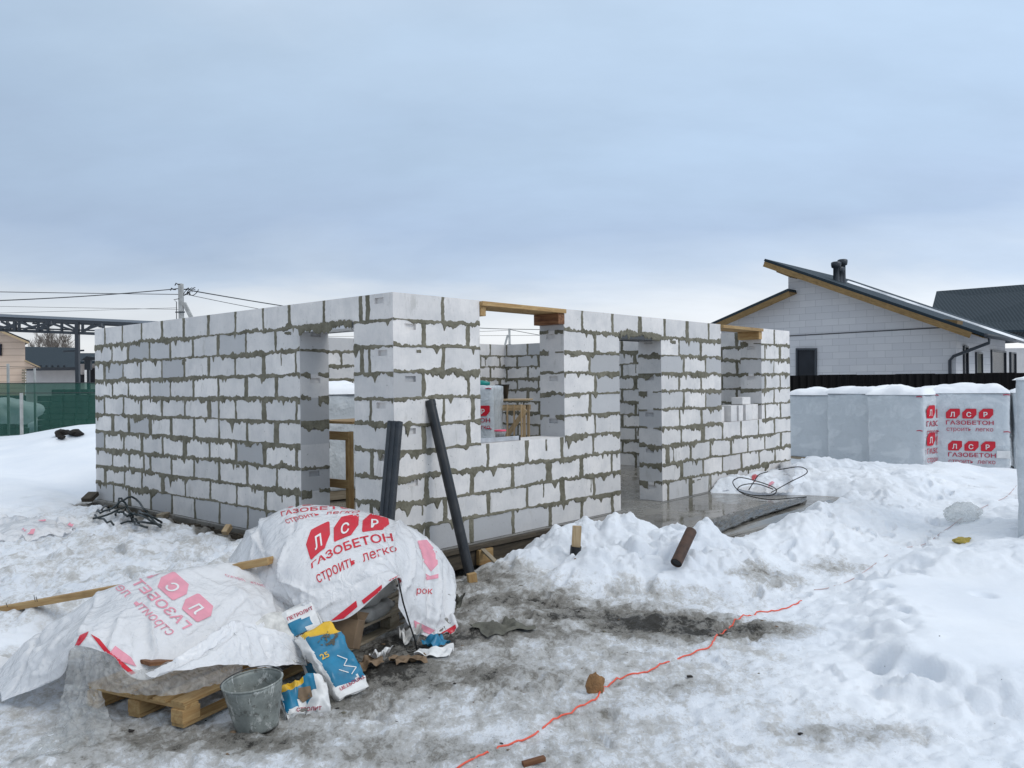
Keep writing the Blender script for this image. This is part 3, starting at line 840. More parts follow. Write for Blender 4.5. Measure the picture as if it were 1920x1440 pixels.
# slab under the walls and the wet porch slab
mb = MB()
mb.box((HW(WR_ / 2, WL_ / 2, -.125)), (WR_ + .10, WL_ + .10, .244), Matrix((dR, dL, UP)).transposed())
mb.build('floor_slab', ['wet'], house, bevel=.008)
mb = MB()
NX, NY = 90, 40
pa = np.linspace(2.55, 9.3, NX); pb = np.linspace(-1.9, -.055, NY)
A_, B_ = np.meshgrid(pa, pb, indexing='ij')
zz = -.012 + .004 * fbm(A_ * 1.5, B_ * 1.5, 5, 3) - .035 * sst(-1.75, -1.9, B_)
vs = [tuple(HW(x, y, z)) for x, y, z in zip(A_.ravel(), B_.ravel(), zz.ravel())]
mb.add(vs, [tuple(int(q) for q in f) for f in gridfaces(NX, NY)])
base = len(vs)
mb.prism([HW(2.55, -1.9, -.05), HW(9.3, -1.9, -.05), HW(9.3, -.06, -.05), HW(2.55, -.06, -.05)], UP * -.25)
mb.build('porch_slab', ['wet'], house, smooth=False)
# tarred formwork left along the foot of the right facade, and the rotten edge under the left one
mb = MB()
mb.board(HW(.45, -.09, -.035), HW(2.25, -.11, -.028), .075, .05); mb.board(HW(.6, -.075, -.15), HW(2.2, -.085, -.15), .035, .16)
mb.build('formwork_board', ['oldwood'], house, bevel=.005)
mb = MB()
for k in range(46):
    t = 1.7 + k * .118
    mb.board(HW(-.055 - rnd.uniform(0, .05), t, -.06 - rnd.uniform(0, .05)), HW(-.06 - rnd.uniform(0, .05), t + rnd.uniform(.1, .3), -.06 - rnd.uniform(0, .06)), rnd.uniform(.02, .06), rnd.uniform(.02, .06))
mb.build('formwork_board', ['oldwood'], house)
# ------------------------------------------------------------------ sheets, lettering and decals
def cr_mat(n, m):
    """Catmull-Rom weights from n controls to m samples"""
    A = np.zeros((m, n))
    for j, t in enumerate(np.linspace(0, n - 1, m)):
        i = min(int(t), n - 2); f = t - i
        w = (-.5 * f + f * f - .5 * f ** 3, 1 - 2.5 * f * f + 1.5 * f ** 3, .5 * f + 2 * f * f - 1.5 * f ** 3, -.5 * f * f + .5 * f ** 3)
        for k, q in zip((i - 1, i, i + 1, i + 2), w):
            if k < 0: A[j, 0] += 2 * q; A[j, 1] -= q
            elif k >= n: A[j, n - 1] += 2 * q; A[j, n - 2] -= q
            else: A[j, k] += q
    return A
def net(ctrl, nu, nv):
    c = np.array([[tuple(p) for p in r] for r in ctrl], float)
    return np.einsum('ai,ijk,bj->abk', cr_mat(c.shape[0], nu), c, cr_mat(c.shape[1], nv))
def crumple(X, slack=.03, it=140, anchor=.03, seed=1, bend=.12, noise=.006, floor=True):
    """let a sheet that is a little too large for its shape buckle into folds"""
    T = X.copy(); nu, nv = X.shape[:2]
    U, V = np.meshgrid(np.linspace(0, nu / 40, nu), np.linspace(0, nv / 40, nv), indexing='ij')
    S = 1 + slack * (1.0 + .9 * fbm(U * 1.7, V * 1.7, seed, 3))
    con = []
    for du, dv, k in ((1, 0, .5), (0, 1, .5), (1, 1, .22), (1, -1, .22), (2, 0, bend), (0, 2, bend), (4, 0, bend * .5), (0, 4, bend * .5)):
        a = (slice(0, nu - du), slice(max(0, -dv), nv - max(0, dv))); b = (slice(du, nu), slice(max(0, dv), nv + min(0, dv)))
        L = np.linalg.norm(X[b] - X[a], axis=-1) * .5 * (S[a] + S[b])
        con.append((a, b, L, k))
    gu, gv = np.gradient(X, axis=0), np.gradient(X, axis=1)
    N = np.cross(gu, gv); N /= np.maximum(np.linalg.norm(N, axis=-1, keepdims=True), 1e-9)
    X = X + N * (noise * fbm(U * 5, V * 5, seed + 5, 3))[..., None]
    fl = None
    for i in range(it):
        D = np.zeros_like(X); W = np.zeros(X.shape[:2])
        for a, b, L, k in con:
            d = X[b] - X[a]; l = np.linalg.norm(d, axis=-1)
            e = (k * .5 * (l - L) / np.maximum(l, 1e-6))[..., None] * d
            D[a] += e; D[b] -= e; W[a] += k; W[b] += k
        X = X + D / np.maximum(W, 1e-6)[..., None] * 1.15
        X += anchor * (T - X)
        if floor and i % 20 == 19:
            fl = terrain(X[..., 0].ravel(), X[..., 1].ravel())[0].reshape(nu, nv) + .006
            X[..., 2] = np.maximum(X[..., 2], fl)
    return X
def fold(ctrl, nu, nv, slack=.05, seed=1, coarse=3.0, anchor=.012, bend=.10, it=160, fine_=.010, noise=.02):
    """crumple on a coarse grid for broad folds and facets, then refine"""
    a, b = max(8, int(nu / coarse)), max(8, int(nv / coarse))
    X = crumple(net(ctrl, a, b), slack, it, anchor, seed, bend, noise)
    X = np.einsum('ai,ijk,bj->abk', cr_mat(a, nu), X, cr_mat(b, nv))
    return crumple(X, fine_, 40, .03, seed + 50, .05, .002)
def creases(X, n, seed, amp=(.006, .016), wid=(.018, .04), length=(.12, .5), along=None, fixed=()):
    """pulled folds: short sharp ridges and valleys that taper out along straight lines on the sheet"""
    r_ = random.Random(seed); nu, nv = X.shape[:2]
    gu, gv = np.gradient(X, axis=0), np.gradient(X, axis=1)
    N = np.cross(gu, gv); N /= np.maximum(np.linalg.norm(N, axis=-1, keepdims=True), 1e-9)
    if N[nu // 2, nv // 2] @ (np.array([0, 0, EYE]) - X[nu // 2, nv // 2]) < 0: N = -N
    du = np.linalg.norm(gu, axis=-1).mean(); dv = np.linalg.norm(gv, axis=-1).mean()
    D = np.zeros((nu, nv)); jobs = []
    for _ in range(n):
        i, j = r_.uniform(0, nu - 1), r_.uniform(0, nv - 1); L = r_.uniform(*length)
        a = r_.gauss(0, .55) if along is None else r_.gauss(along, .4)
        i2, j2 = i + L * math.cos(a) / du, j + L * math.sin(a) / dv
        jobs.append(((i, j), (i2, j2), r_.uniform(*amp) * r_.choice((1, 1, -1)), r_.uniform(*wid)))
    P2 = X.reshape(-1, 3)
    if fixed:
        rel = P2 - np.array([0, 0, EYE])
        qx = (rel[:, 0] * cr - rel[:, 2] * sr) / rel[:, 1] * F + 960; qy = -(rel[:, 0] * sr + rel[:, 2] * cr) / rel[:, 1] * F + 720
        for a, b, am, w in fixed:
            e = [divmod(int(np.argmin((qx - p[0]) ** 2 + (qy - p[1]) ** 2)), nv) for p in (a, b)]
            jobs.append((e[0], e[1], am * 1.55, w * .9))
    for (i0, j0), (i1, j1), am, w in jobs:
        t = np.linspace(0, 1, 16); bend_ = r_.uniform(-.12, .12)
        ii = np.clip(i0 + (i1 - i0) * t + bend_ * (j1 - j0) * np.sin(math.pi * t), 0, nu - 1); jj = np.clip(j0 + (j1 - j0) * t - bend_ * (i1 - i0) * np.sin(math.pi * t), 0, nv - 1)
        C_ = X[ii.astype(int), jj.astype(int)]
        lo, hi = C_.min(0) - .16, C_.max(0) + .16
        m = np.all((P2 > lo) & (P2 < hi), axis=1)
        if not m.any(): continue
        d = np.linalg.norm(P2[m][:, None] - C_[None], axis=-1); k = d.argmin(1)
        # distance to the polyline, refined between its points
        k0 = np.clip(k - 1, 0, 14); A = C_[k0]; B = C_[k0 + 1]; k1 = np.clip(k, 0, 14); A2 = C_[k1]; B2 = C_[k1 + 1]
        def sd_(A, B):
            e = B - A; tt = np.clip(((P2[m] - A) * e).sum(1) / np.maximum((e * e).sum(1), 1e-9), 0, 1)
            return np.linalg.norm(P2[m] - A - tt[:, None] * e, axis=1)
        dd = np.minimum(sd_(A, B), sd_(A2, B2))
        tp = np.sin(math.pi * np.clip((k + .5) / 16, 0, 1)) ** .6
        D.reshape(-1)[m] += am * tp * (np.exp(-dd / w) - .45 * np.exp(-(dd / (w * 2.6)) ** 2))
    return X + N * D[..., None]
def sheet(name, X, mat, parent, thick=0):
    nu, nv = X.shape[:2]
    o = npmesh(name, X.reshape(-1, 3), gridfaces(nu, nv), [mat], parent, smooth=True)
    return o
def bvh_of(X):
    nu, nv = X.shape[:2]
    return BVHTree.FromPolygons([tuple(p) for p in X.reshape(-1, 3)], [tuple(int(i) for i in f) for f in gridfaces(nu, nv)])
def fine(V, Fc, L):
    bm = bmesh.new()
    vs = [bm.verts.new((p[0], p[1], 0)) for p in V]
    for f in Fc:
        try: bm.faces.new([vs[i] for i in f])
        except ValueError: pass
    bmesh.ops.triangulate(bm, faces=bm.faces[:])
    for _ in range(7):
        ed = [e for e in bm.edges if e.calc_length() > L]
        if not ed: break
        bmesh.ops.subdivide_edges(bm, edges=ed, cuts=1)
        bmesh.ops.triangulate(bm, faces=[f for f in bm.faces if len(f.verts) > 3])
    bm.verts.index_update()
    out = (np.array([(v.co.x, v.co.y) for v in bm.verts]), [tuple(v.index for v in f.verts) for f in bm.faces])
    bm.free()
    return out
_tc = {}
def text2d(s, w=None, h=None, bold=.02, L=.03):
    """lettering scaled so that it is w wide (or h high); origin at the baseline's left end"""
    if s not in _tc:
        cu = bpy.data.curves.new('lettering', 'FONT'); cu.body = s; cu.offset = bold; cu.resolution_u = 4
        ob = bpy.data.objects.new('lettering', cu); COL.objects.link(ob)
        dg = bpy.context.evaluated_depsgraph_get(); dg.update()
        me = bpy.data.meshes.new_from_object(ob.evaluated_get(dg))
        _tc[s] = (np.array([(v.co.x, v.co.y) for v in me.vertices]), [tuple(p.vertices) for p in me.polygons])
        bpy.data.objects.remove(ob); bpy.data.curves.remove(cu); bpy.data.meshes.remove(me)
    V, Fc = _tc[s]
    V = V - np.array([V[:, 0].min(), 0])
    k = w / V[:, 0].max() if w else h / V[:, 1].max()
    V = V * np.array([k, h / V[:, 1].max() if (w and h) else k])
    return fine(V, Fc, L)
def tile2d(x, w, h, y):
    c = .30 * w; r = .05 * w
    p = [(x + c, y + h), (x + w - r, y + h), (x + w, y + h - r), (x + w, y + .42 * h), (x + w - c * .9, y), (x + r, y), (x, y + r), (x, y + h * .62)]
    return np.array(p), [tuple(range(8))]
def logo2d(L=.03, words=True):
    """the printed mark one unit wide: three cut-corner tiles over two lines of lettering"""
    out = []
    for i, ch in enumerate('ЛСР'):
        x = i * .347
        V, Fc = tile2d(x, .30, .235, .145)
        out.append(('tile', *fine(V, Fc, L)))
        V, Fc = text2d(ch, h=.115, bold=.02, L=L)
        V = V + np.array([x + .15 - V[:, 0].max() / 2 - .01, .19])
        out.append(('letter', V, Fc))
    if words:
        V, Fc = text2d('ГАЗОБЕТОН', w=1.0, h=.098, bold=.018, L=L); out.append(('word', V, Fc))
        V, Fc = text2d('строить  легко', w=.98, bold=.0, L=L); out.append(('word2', V + np.array([.01, -.155]), Fc))
    return out
def bezier_map(rows):
    """rows: [(y, p(s=0), p(s=.5), p(s=1))] in photo pixels -> a function of logo coordinates"""
    ys_ = [r[0] for r in rows]
    def f(V):
        s = V[:, 0]; q = []
        for r in rows:
            a, b, c = (np.array(p, float) for p in r[1:])
            q.append(((1 - s) * (1 - 2 * s))[:, None] * a + (4 * s * (1 - s))[:, None] * b + (s * (2 * s - 1))[:, None] * c)
        out = np.zeros((len(V), 2))
        for k in range(2):
            for i in range(len(V)):
                y = V[i, 1]; j = 0
                while j < len(ys_) - 2 and y > ys_[j + 1]: j += 1
                t = (y - ys_[j]) / (ys_[j + 1] - ys_[j])
                out[i, k] = q[j][i, k] * (1 - t) + q[j + 1][i, k] * t
        return out
    return f
def affine(o, X, Y):
    o, X, Y = (np.array(p, float) for p in (o, X, Y))
    return lambda V: o + V[:, :1] * X + V[:, 1:] * Y
EYEV = Vector((0, 0, EYE))
def drape(name, pieces, bvh, parent, mats, off=.004, tol=.06):
    """lay flat lettering onto a folded surface; pieces = [(V px, faces, material index, extra offset)]"""
    vs, fs, mi = [], [], []
    for V, Fc, m, eo in pieces:
        b = len(vs); ok = []
        for x, y in V:
            d = (P(x, y, 1) - EYEV).normalized()
            h = bvh.ray_cast(EYEV, d, 60)
            if h[0] is None: ok.append(None); vs.append((0, 0, 0)); continue
            n = h[1] if h[1].dot(d) < 0 else -h[1]
            ok.append(h[3]); vs.append(tuple(h[0] + n * .35 * (off + eo) - d * (off + eo)))
        for f in Fc:
            dd = [ok[i] for i in f]
            if None in dd or max(dd) - min(dd) > tol: continue
            fs.append(tuple(i + b for i in f)); mi.append(m)
    used = sorted({i for f in fs for i in f}); ren = {i: k for k, i in enumerate(used)}
    if not fs: return None
    return npmesh(name, np.array([vs[i] for i in used]), [tuple(ren[i] for i in f) for f in fs], mats, parent, mi, smooth=True)
def drape_logo(fn, bvh, parent, mats, L=.022):
    """each tile (with its letter) and each printed word is a part of its own"""
    tile = None
    for t, V, Fc in logo2d(L):
        if t == 'tile': tile = drape('logo_tile', [(fn(V), Fc, 0, 0)], bvh, parent, mats[:1])
        elif t == 'letter': tile and drape('logo_letter', [(fn(V), Fc, 0, .003)], bvh, tile, mats[1:2])
        else: drape('printed_word', [(fn(V), Fc, 0, 0)], bvh, parent, mats[:1])
def poly_px(pts, m=0, L=4, eo=0):
    V, Fc = fine(np.array(pts, float), [tuple(range(len(pts)))], L)
    return (V, Fc, m, eo)
def flat_logo(t_, O, X, Y, N, w, mats=('red', 'white', 'darkred'), L=9):
    tile = None
    for t, V, Fc in logo2d(L):
        e = .010 if t == 'letter' else .006
        mb = MB(); mb.add([Vector(O) + Vector(X) * (v[0] * w) + Vector(Y) * (v[1] * w) + Vector(N) * e for v in V], Fc)
        o = mb.build({'tile': 'logo_tile', 'letter': 'logo_letter'}.get(t, 'printed_word'), [mats[{'tile': 0, 'letter': 1}.get(t, 2)]], tile if t == 'letter' else t_)
        if t == 'tile': tile = o

# ------------------------------------------------------------------ pallets and the two covered stacks
D1 = Vector((.43, .903, 0)).normalized(); D2 = Vector((-D1.y, D1.x, 0))
def wood_pallet(corner, label, z, L=1.2, W=.8, mat='pine', D1=D1, D2=D2, broken=False):
    c = Vector(corner)
    t = thing('wooden_pallet', label, 'pallet', (c.x, c.y, z))
    at = lambda l, w, h: Vector((c.x, c.y, z + h)) + D1 * l + D2 * w
    n = 6
    for k in range(n):
        mb = MB(); w = .055 + (W - .11) * k / (n - 1)
        mb.board(at(0 + rnd.uniform(-.01, .01), w, .133), at(L + rnd.uniform(-.01, .01), w, .133), .10, .021)
        mb.build('deck_board', [mat], t, bevel=.002)
    for l in (.06, L / 2, L - .06):
        mb = MB(); mb.board(at(l, 0, .111), at(l, W, .111), .10, .021); mb.build('cross_board', [mat], t, bevel=.002)
        for w in (.05, W / 2, W - .05):
            mb = MB(); mb.board(at(l - .065, w, .061), at(l + .065, w, .061), .095, .078); mb.build('block', [mat], t, bevel=.003)
    for w in (.05, W / 2, W - .05):
        mb = MB(); mb.board(at(0, w, .011), at(L, w, .011), .095, .02); mb.build('skid_board', [mat], t, bevel=.002)
    return t
pal_c = G(345, 1368)
wood_pallet((pal_c.x, pal_c.y), 'pine pallet under the low covered stack, its near corner sticking out', -.245)
pal2 = G(655, 1224)
wood_pallet((pal2.x, pal2.y), 'pine pallet in the dark under the tall covered stack', -.245, mat='grey_wood')

# the tall stack under its white printed sheet
big = thing('plastic_cover', 'white printed plastic sheet draped over the taller stack of bags', 'plastic sheet', P(620, 1160, 5.9))
r1 = [(430, 1046, 6.75), (474, 990, 6.72), (542, 952, 6.75), (620, 950, 6.85), (695, 964, 7.0), (768, 988, 7.1), (818, 1025, 7.15), (846, 1062, 7.2)]
BIG = [
    [(432, 1075, 7.15), (478, 1025, 7.2), (545, 985, 7.3), (620, 980, 7.4), (690, 995, 7.5), (765, 1020, 7.6), (812, 1055, 7.6), (842, 1095, 7.6)],
    r1,
    [(428, 1062, 6.45), (474, 1024, 6.35), (543, 984, 6.3), (620, 974, 6.42), (700, 982, 6.6), (772, 1008, 6.8), (820, 1044, 6.95), (853, 1082, 7.15)],
    [(430, 1090, 6.22), (484, 1056, 6.08), (543, 1030, 5.98), (620, 1014, 6.1), (702, 1018, 6.25), (768, 1046, 6.5), (814, 1078, 6.72), (856, 1106, 6.98)],
    [(440, 1120, 6.1), (500, 1085, 5.92), (553, 1075, 5.78), (625, 1060, 5.85), (710, 1052, 6.0), (760, 1082, 6.3), (808, 1112, 6.55), (852, 1130, 6.82)],
    [(460, 1138, 6.0), (515, 1112, 5.82), (563, 1118, 5.68), (638, 1112, 5.74), (728, 1070, 5.92), (756, 1108, 6.2), (806, 1152, 6.42), (850, 1160, 6.68)],
    [(482, 1150, 6.0), (532, 1134, 5.82), (578, 1160, 5.66), (652, 1158, 5.70), (746, 1084, 5.88), (752, 1142, 6.14), (800, 1202, 6.34), (857, 1190, 6.55)]]
XB = fold([[P(*q) for q in r] for r in BIG], 140, 200, .05, 3, 3.8, .010)
XB = creases(XB, 26, 5, (.008, .018), (.016, .035), (.25, .8), fixed=[((746, 1082), (690, 1030), .03, .03), ((746, 1082), (764, 1000), .035, .03), ((746, 1084), (660, 1100), -.02, .035), ((746, 1084), (720, 985), .02, .03),
    ((768, 1000), (760, 1110), .04, .035), ((782, 1004), (800, 1180), -.05, .04), ((800, 1012), (816, 1190), .045, .035), ((832, 1050), (846, 1170), -.04, .04), ((846, 1075), (856, 1180), .03, .03),
    ((520, 1088), (548, 1000), .035, .035), ((520, 1088), (480, 1020), -.03, .035), ((520, 1090), (590, 1120), .03, .03), ((510, 1075), (455, 1030), .03, .03), ((540, 1130), (640, 1090), -.02, .03),
    ((500, 985), (470, 1050), .03, .04), ((560, 960), (535, 1040), -.02, .03), ((590, 1150), (640, 1120), .02, .025), ((700, 1040), (640, 1130), .015, .03), ((620, 960), (690, 972), .015, .03)])
sheet('sheet', XB, 'film', big)
bB = bvh_of(XB)
mp = bezier_map([(-.17, (597, 1097), (664, 1064), (748, 1034)), (0., (584, 1066), (655, 1030), (738, 1014)), (.14, (583, 1052), (648, 1008), (733, 994)), (.385, (568, 1002), (650, 966), (728, 968))])
drape_logo(mp, bB, big, ['red', 'white'])
mp = bezier_map([(-.17, (538, 984), (596, 968), (668, 963)), (0., (528, 968), (590, 957), (690, 953)), (.385, (520, 935), (590, 930), (690, 930))])
drape_logo(mp, bB, big, ['red', 'white'])
mp = affine((842, 1098), (-74, -88), (34, -48))
for q_ in (poly_px([(783, 1014), (800, 1012), (820, 1036), (821, 1058), (808, 1072), (792, 1050)]), poly_px([(795, 1074), (806, 1080), (822, 1076), (822, 1084), (800, 1088)])):
    drape('faded_tile', [q_], bB, big, ['pink'])
drape('printed_word', [(affine((781, 1113), (70, 2), (4, -70))(V), Fc, 0, 0) for V, Fc in (text2d('рок', w=.42, bold=0., L=.03),)], bB, big, ['red'])
for q_ in [poly_px(q) for q in ([(620, 1164), (668, 1126), (670, 1138), (644, 1160)], [(678, 1126), (716, 1096), (716, 1106), (682, 1133)], [(728, 1089), (748, 1078), (757, 1090), (752, 1094), (744, 1088)],
      [(822, 1190), (854, 1171), (858, 1190), (846, 1200)])] + [poly_px([(776, 1163), (816, 1182), (806, 1190), (778, 1177)], 1)]:
    drape('hem_stripe', [q_], bB, big, ['red', 'pink'], .005)

# the low stack on the left under another sheet, printing seen through from its far side
low = thing('plastic_cover', 'white plastic sheet with mirrored faded print over the low stack on the left', 'plastic sheet', P(300, 1250, 5.0))
LOW = [
    [(10, 1275, 5.75), (62, 1222, 5.85), (132, 1182, 5.95), (203, 1140, 6.05), (293, 1110, 6.2), (382, 1095, 6.4), (452, 1090, 6.5), (500, 1098, 6.6)],
    [(-6, 1262, 5.5), (58, 1200, 5.5), (130, 1150, 5.55), (200, 1106, 5.65), (290, 1078, 5.75), (380, 1062, 5.95), (452, 1057, 6.1), (502, 1066, 6.2)],
    [(-4, 1275, 5.3), (66, 1216, 5.3), (138, 1165, 5.3), (210, 1126, 5.38), (302, 1100, 5.5), (392, 1090, 5.72), (462, 1086, 5.88), (514, 1094, 6.0)],
    [(-2, 1288, 5.2), (72, 1236, 5.12), (142, 1180, 5.06), (218, 1150, 5.14), (308, 1138, 5.25), (402, 1130, 5.48), (477, 1118, 5.68), (526, 1124, 5.84)],
    [(2, 1298, 5.1), (80, 1256, 5.0), (146, 1192, 4.93), (220, 1182, 4.96), (315, 1182, 5.05), (412, 1168, 5.32), (487, 1150, 5.56), (538, 1152, 5.72)],
    [(4, 1306, 5.04), (92, 1272, 4.94), (146, 1203, 4.87), (214, 1210, 4.84), (312, 1222, 4.92), (422, 1196, 5.18), (502, 1186, 5.43), (552, 1188, 5.6)],
    [(6, 1314, 5.0), (112, 1268, 4.92), (140, 1214, 4.85), (206, 1228, 4.79), (268, 1272, 4.74), (410, 1226, 5.04), (512, 1220, 5.3), (564, 1234, 5.48)]]
XL = fold([[P(*q) for q in r] for r in LOW], 130, 200, .045, 9, 3.8, .010)
XL = creases(XL, 24, 6, (.008, .017), (.016, .035), (.25, .8), fixed=[((272, 1265), (283, 1150), .035, .025), ((283, 1150), (300, 1085), .02, .03), ((140, 1200), (200, 1120), .025, .035), ((150, 1188), (90, 1240), -.03, .04), ((130, 1175), (60, 1270), .03, .05), ((110, 1190), (20, 1300), -.03, .05),
    ((205, 1225), (230, 1150), .02, .03), ((320, 1220), (420, 1130), .02, .03), ((400, 1190), (480, 1110), -.02, .03), ((500, 1180), (440, 1100), .02, .03), ((240, 1130), (330, 1080), -.015, .03), ((530, 1190), (505, 1075), .02, .03)])
sheet('sheet', XL, 'film', low)
bL = bvh_of(XL)
A_ = affine((344, 1180), (-132, -118), (178, -86))
drape_logo(A_, bL, low, ['pink', 'white'])
A_ = affine((522, 1108), (-100, -28), (-46, -62))
drape('printed_word', [(A_(V), Fc, 0, 0) for V, Fc in (text2d('строить  легко', w=.98, L=.03),)], bL, low, ['pink'])
drape('faded_tile', [poly_px([(492, 1068), (508, 1080), (518, 1106), (506, 1092)])], bL, low, ['pink'])
for q_ in [poly_px(q) for q in ([(138, 1217), (150, 1191), (167, 1184), (160, 1197), (146, 1214)],)] + [poly_px(q) for q in ([(170, 1189), (186, 1198), (204, 1219), (228, 1247), (254, 1262), (246, 1265), (204, 1232), (180, 1202)],)] + [poly_px([(216, 1211), (246, 1233), (256, 1250), (226, 1240), (206, 1224)], 1)]:
    drape('hem_stripe', [q_], bL, low, ['red', 'pink'], .005)
# the pale flap folded back along the stack's lower edge
flap = thing('plastic_sheet_flap', 'loose white plastic flap folded along the edge of the low stack behind the bucket', 'plastic sheet', P(430, 1230, 5.0))
FL = [
    [(276, 1262, 4.72), (325, 1240, 4.78), (380, 1205, 4.92), (424, 1172, 5.1), (446, 1164, 5.2), (488, 1176, 5.3), (528, 1186, 5.42), (560, 1202, 5.5)],
    [(284, 1268, 4.68), (332, 1248, 4.72), (386, 1216, 4.86), (430, 1190, 5.02), (452, 1186, 5.1), (494, 1196, 5.22), (532, 1206, 5.34), (564, 1222, 5.44)],
    [(292, 1268, 4.66), (340, 1252, 4.68), (392, 1236, 4.8), (436, 1222, 4.94), (462, 1222, 5.02), (500, 1226, 5.14), (538, 1230, 5.28), (568, 1238, 5.4)],
    [(300, 1264, 4.64), (346, 1256, 4.66), (398, 1248, 4.76), (444, 1244, 4.9), (470, 1248, 4.98), (506, 1250, 5.1), (542, 1246, 5.26), (570, 1246, 5.38)]]
XF = fold([[P(*q) for q in r] for r in FL], 60, 150, .05, 21, 3.4, .015)
XF = creases(XF, 10, 7, (.006, .014), (.02, .04), (.2, .5), fixed=[((285, 1262), (440, 1166), .03, .03), ((330, 1248), (446, 1180), -.03, .03), ((446, 1166), (470, 1240), .025, .03), ((490, 1180), (520, 1245), -.02, .03), ((440, 1170), (560, 1235), .02, .03)])
sheet('sheet', XF, 'film', flap)
# more of the same film with dirt on it, spilling towards the bags
SP = [[(478, 1170, 5.45), (505, 1150, 5.55), (535, 1150, 5.6), (552, 1165, 5.62)], [(482, 1196, 5.36), (512, 1180, 5.44), (540, 1180, 5.5), (562, 1196, 5.54)], [(490, 1225, 5.26), (520, 1212, 5.32), (546, 1214, 5.4), (570, 1226, 5.45)], [(505, 1246, 5.18), (532, 1240, 5.24), (552, 1242, 5.32), (574, 1246, 5.38)]]
XS = fold([[P(*q) for q in r] for r in SP], 50, 50, .12, 33, 2.4, .03)
XS = creases(XS, 30, 8, (.008, .02), (.012, .025), (.05, .2))
o = sheet('crumpled_paper', XS, 'paper', None)
tag(o, 'dirty crumpled white paper wrapping lying between the two covered stacks', 'paper')
# clear polythene hanging below and trailing over the ice
poly = thing('polythene_sheet', 'dirty clear polythene hanging under the low stack and trailing on the ice', 'polythene')
PL = [
    [(150, 1195, 4.9), (190, 1210, 4.86), (245, 1255, 4.76), (320, 1240, 4.86), (400, 1225, 5.0), (450, 1232, 5.08)],
    [(138, 1225, 4.82), (185, 1235, 4.78), (240, 1268, 4.70), (320, 1262, 4.76), (400, 1245, 4.90), (452, 1246, 5.0)],
    [(128, 1260, 4.78), (178, 1262, 4.72), (238, 1286, 4.66), (322, 1284, 4.70), (402, 1262, 4.84), (452, 1258, 4.96)],
    [(122, 1292, 4.76), (176, 1290, 4.70), (240, 1300, 4.66), (320, 1302, 4.68), (400, 1284, 4.80), (446, 1272, 4.94)]]
XP = fold([[P(*q) for q in r] for r in PL], 60, 140, .10, 41, 3.0, .012)
XP = creases(XP, 60, 9, (.008, .022), (.012, .03), (.08, .25))
sheet('hanging_film', XP, 'clear', poly)
PT = [
    [(124, 1286, 4.74), (160, 1290, 4.71), (188, 1298, 4.68)],
    [(116, 1318, 4.70), (156, 1322, 4.66), (196, 1330, 4.62)],
    [(108, 1350, 4.66), (150, 1352, 4.62), (206, 1356, 4.58)],
    [(84, 1384, 4.56), (128, 1384, 4.54), (186, 1392, 4.46)],
    [(52, 1412, 4.42), (90, 1410, 4.42), (140, 1408, 4.4)],
    [(24, 1436, 4.3), (50, 1432, 4.3), (90, 1430, 4.3)]]
XT = fold([[P(*q) for q in r] for r in PT], 140, 70, .14, 47, 3.0, .012)
XT = creases(XT, 70, 10, (.01, .025), (.012, .03), (.08, .4))
sheet('trailing_film', XT, 'clear', poly)
mb = MB(); mb.board(P(272, 1243, 4.78), P(330, 1238, 4.95), .10, .022); o = mb.build('board_end', ['redwood'], None, bevel=.002, origin=P(300, 1245, 4.85))
o.name = 'wooden_board'; tag(o, 'short wooden board end poking out under the white flap', 'board')

# ------------------------------------------------------------------ bags
def bag_grid(L, W, H, nl=40, nw=28, seed=0, rough=.012, sag=0.):
    """a filled paper sack: pillow-shaped, creased, sewn flat at both ends; local x is its length"""
    u = np.linspace(-1, 1, nl); a = np.linspace(0, 2 * math.pi, nw * 2, endpoint=False)
    U, A = np.meshgrid(u, a, indexing='ij')
    ex = .32
    cy_ = np.sign(np.cos(A)) * np.abs(np.cos(A)) ** ex; cz_ = np.sign(np.sin(A)) * np.abs(np.sin(A)) ** (ex * 1.5)
    prof = np.clip(1 - np.abs(U) ** 9, .03, 1) ** .5
    X = U * L / 2; Y = cy_ * W / 2 * (.93 + .07 * prof); Z = cz_ * H / 2 * prof
    n = fbm(X * 9 + seed, Y * 9 + Z * 7, seed, 4); c = np.abs(fbm(X * 5 + Y * 6, Y * 5 - X * 3 + Z * 5, seed + 3, 3))
    Z = Z + rough * n - rough * 1.3 * c * np.sign(cz_); Y = Y + rough * .6 * fbm(X * 8, Z * 9 + A, seed + 9, 3)
    Z = Z - sag * (1 - U ** 2)
    Fc = []
    m = nw * 2
    for i in range(nl - 1):
        for k in range(m):
            Fc.append((i * m + k, (i + 1) * m + k, (i + 1) * m + (k + 1) % m, i * m + (k + 1) % m))
    Fc.append(tuple(range(m))[::-1]); Fc.append(tuple((nl - 1) * m + k for k in range(m)))
    return np.stack([X, Y, Z], -1).reshape(-1, 3), Fc
def place(V, O, x, y, z):
    R = np.array([tuple(x), tuple(y), tuple(z)])
    return V @ R + np.array(tuple(O))
def frame(x, yh):
    x = Vector(x).normalized(); z = x.cross(Vector(yh)).normalized(); y = z.cross(x)
    return x, y, z
def bag(name, label, cat, O, x, y, z, dims, bands, mats, seed, group=None, **k):
    V, Fc = bag_grid(*dims, seed=seed, **k)
    mi = [bands(*(np.mean([V[i] for i in f], axis=0) / (np.array(dims) / 2))) for f in Fc]
    t = thing(name, label, cat, O, group)
    W = place(V, O, x, y, z)
    b = npmesh('sack', W, Fc, mats, t, mi, smooth=True)
    return t, BVHTree.FromPolygons([tuple(p) for p in W], [tuple(f) for f in Fc])
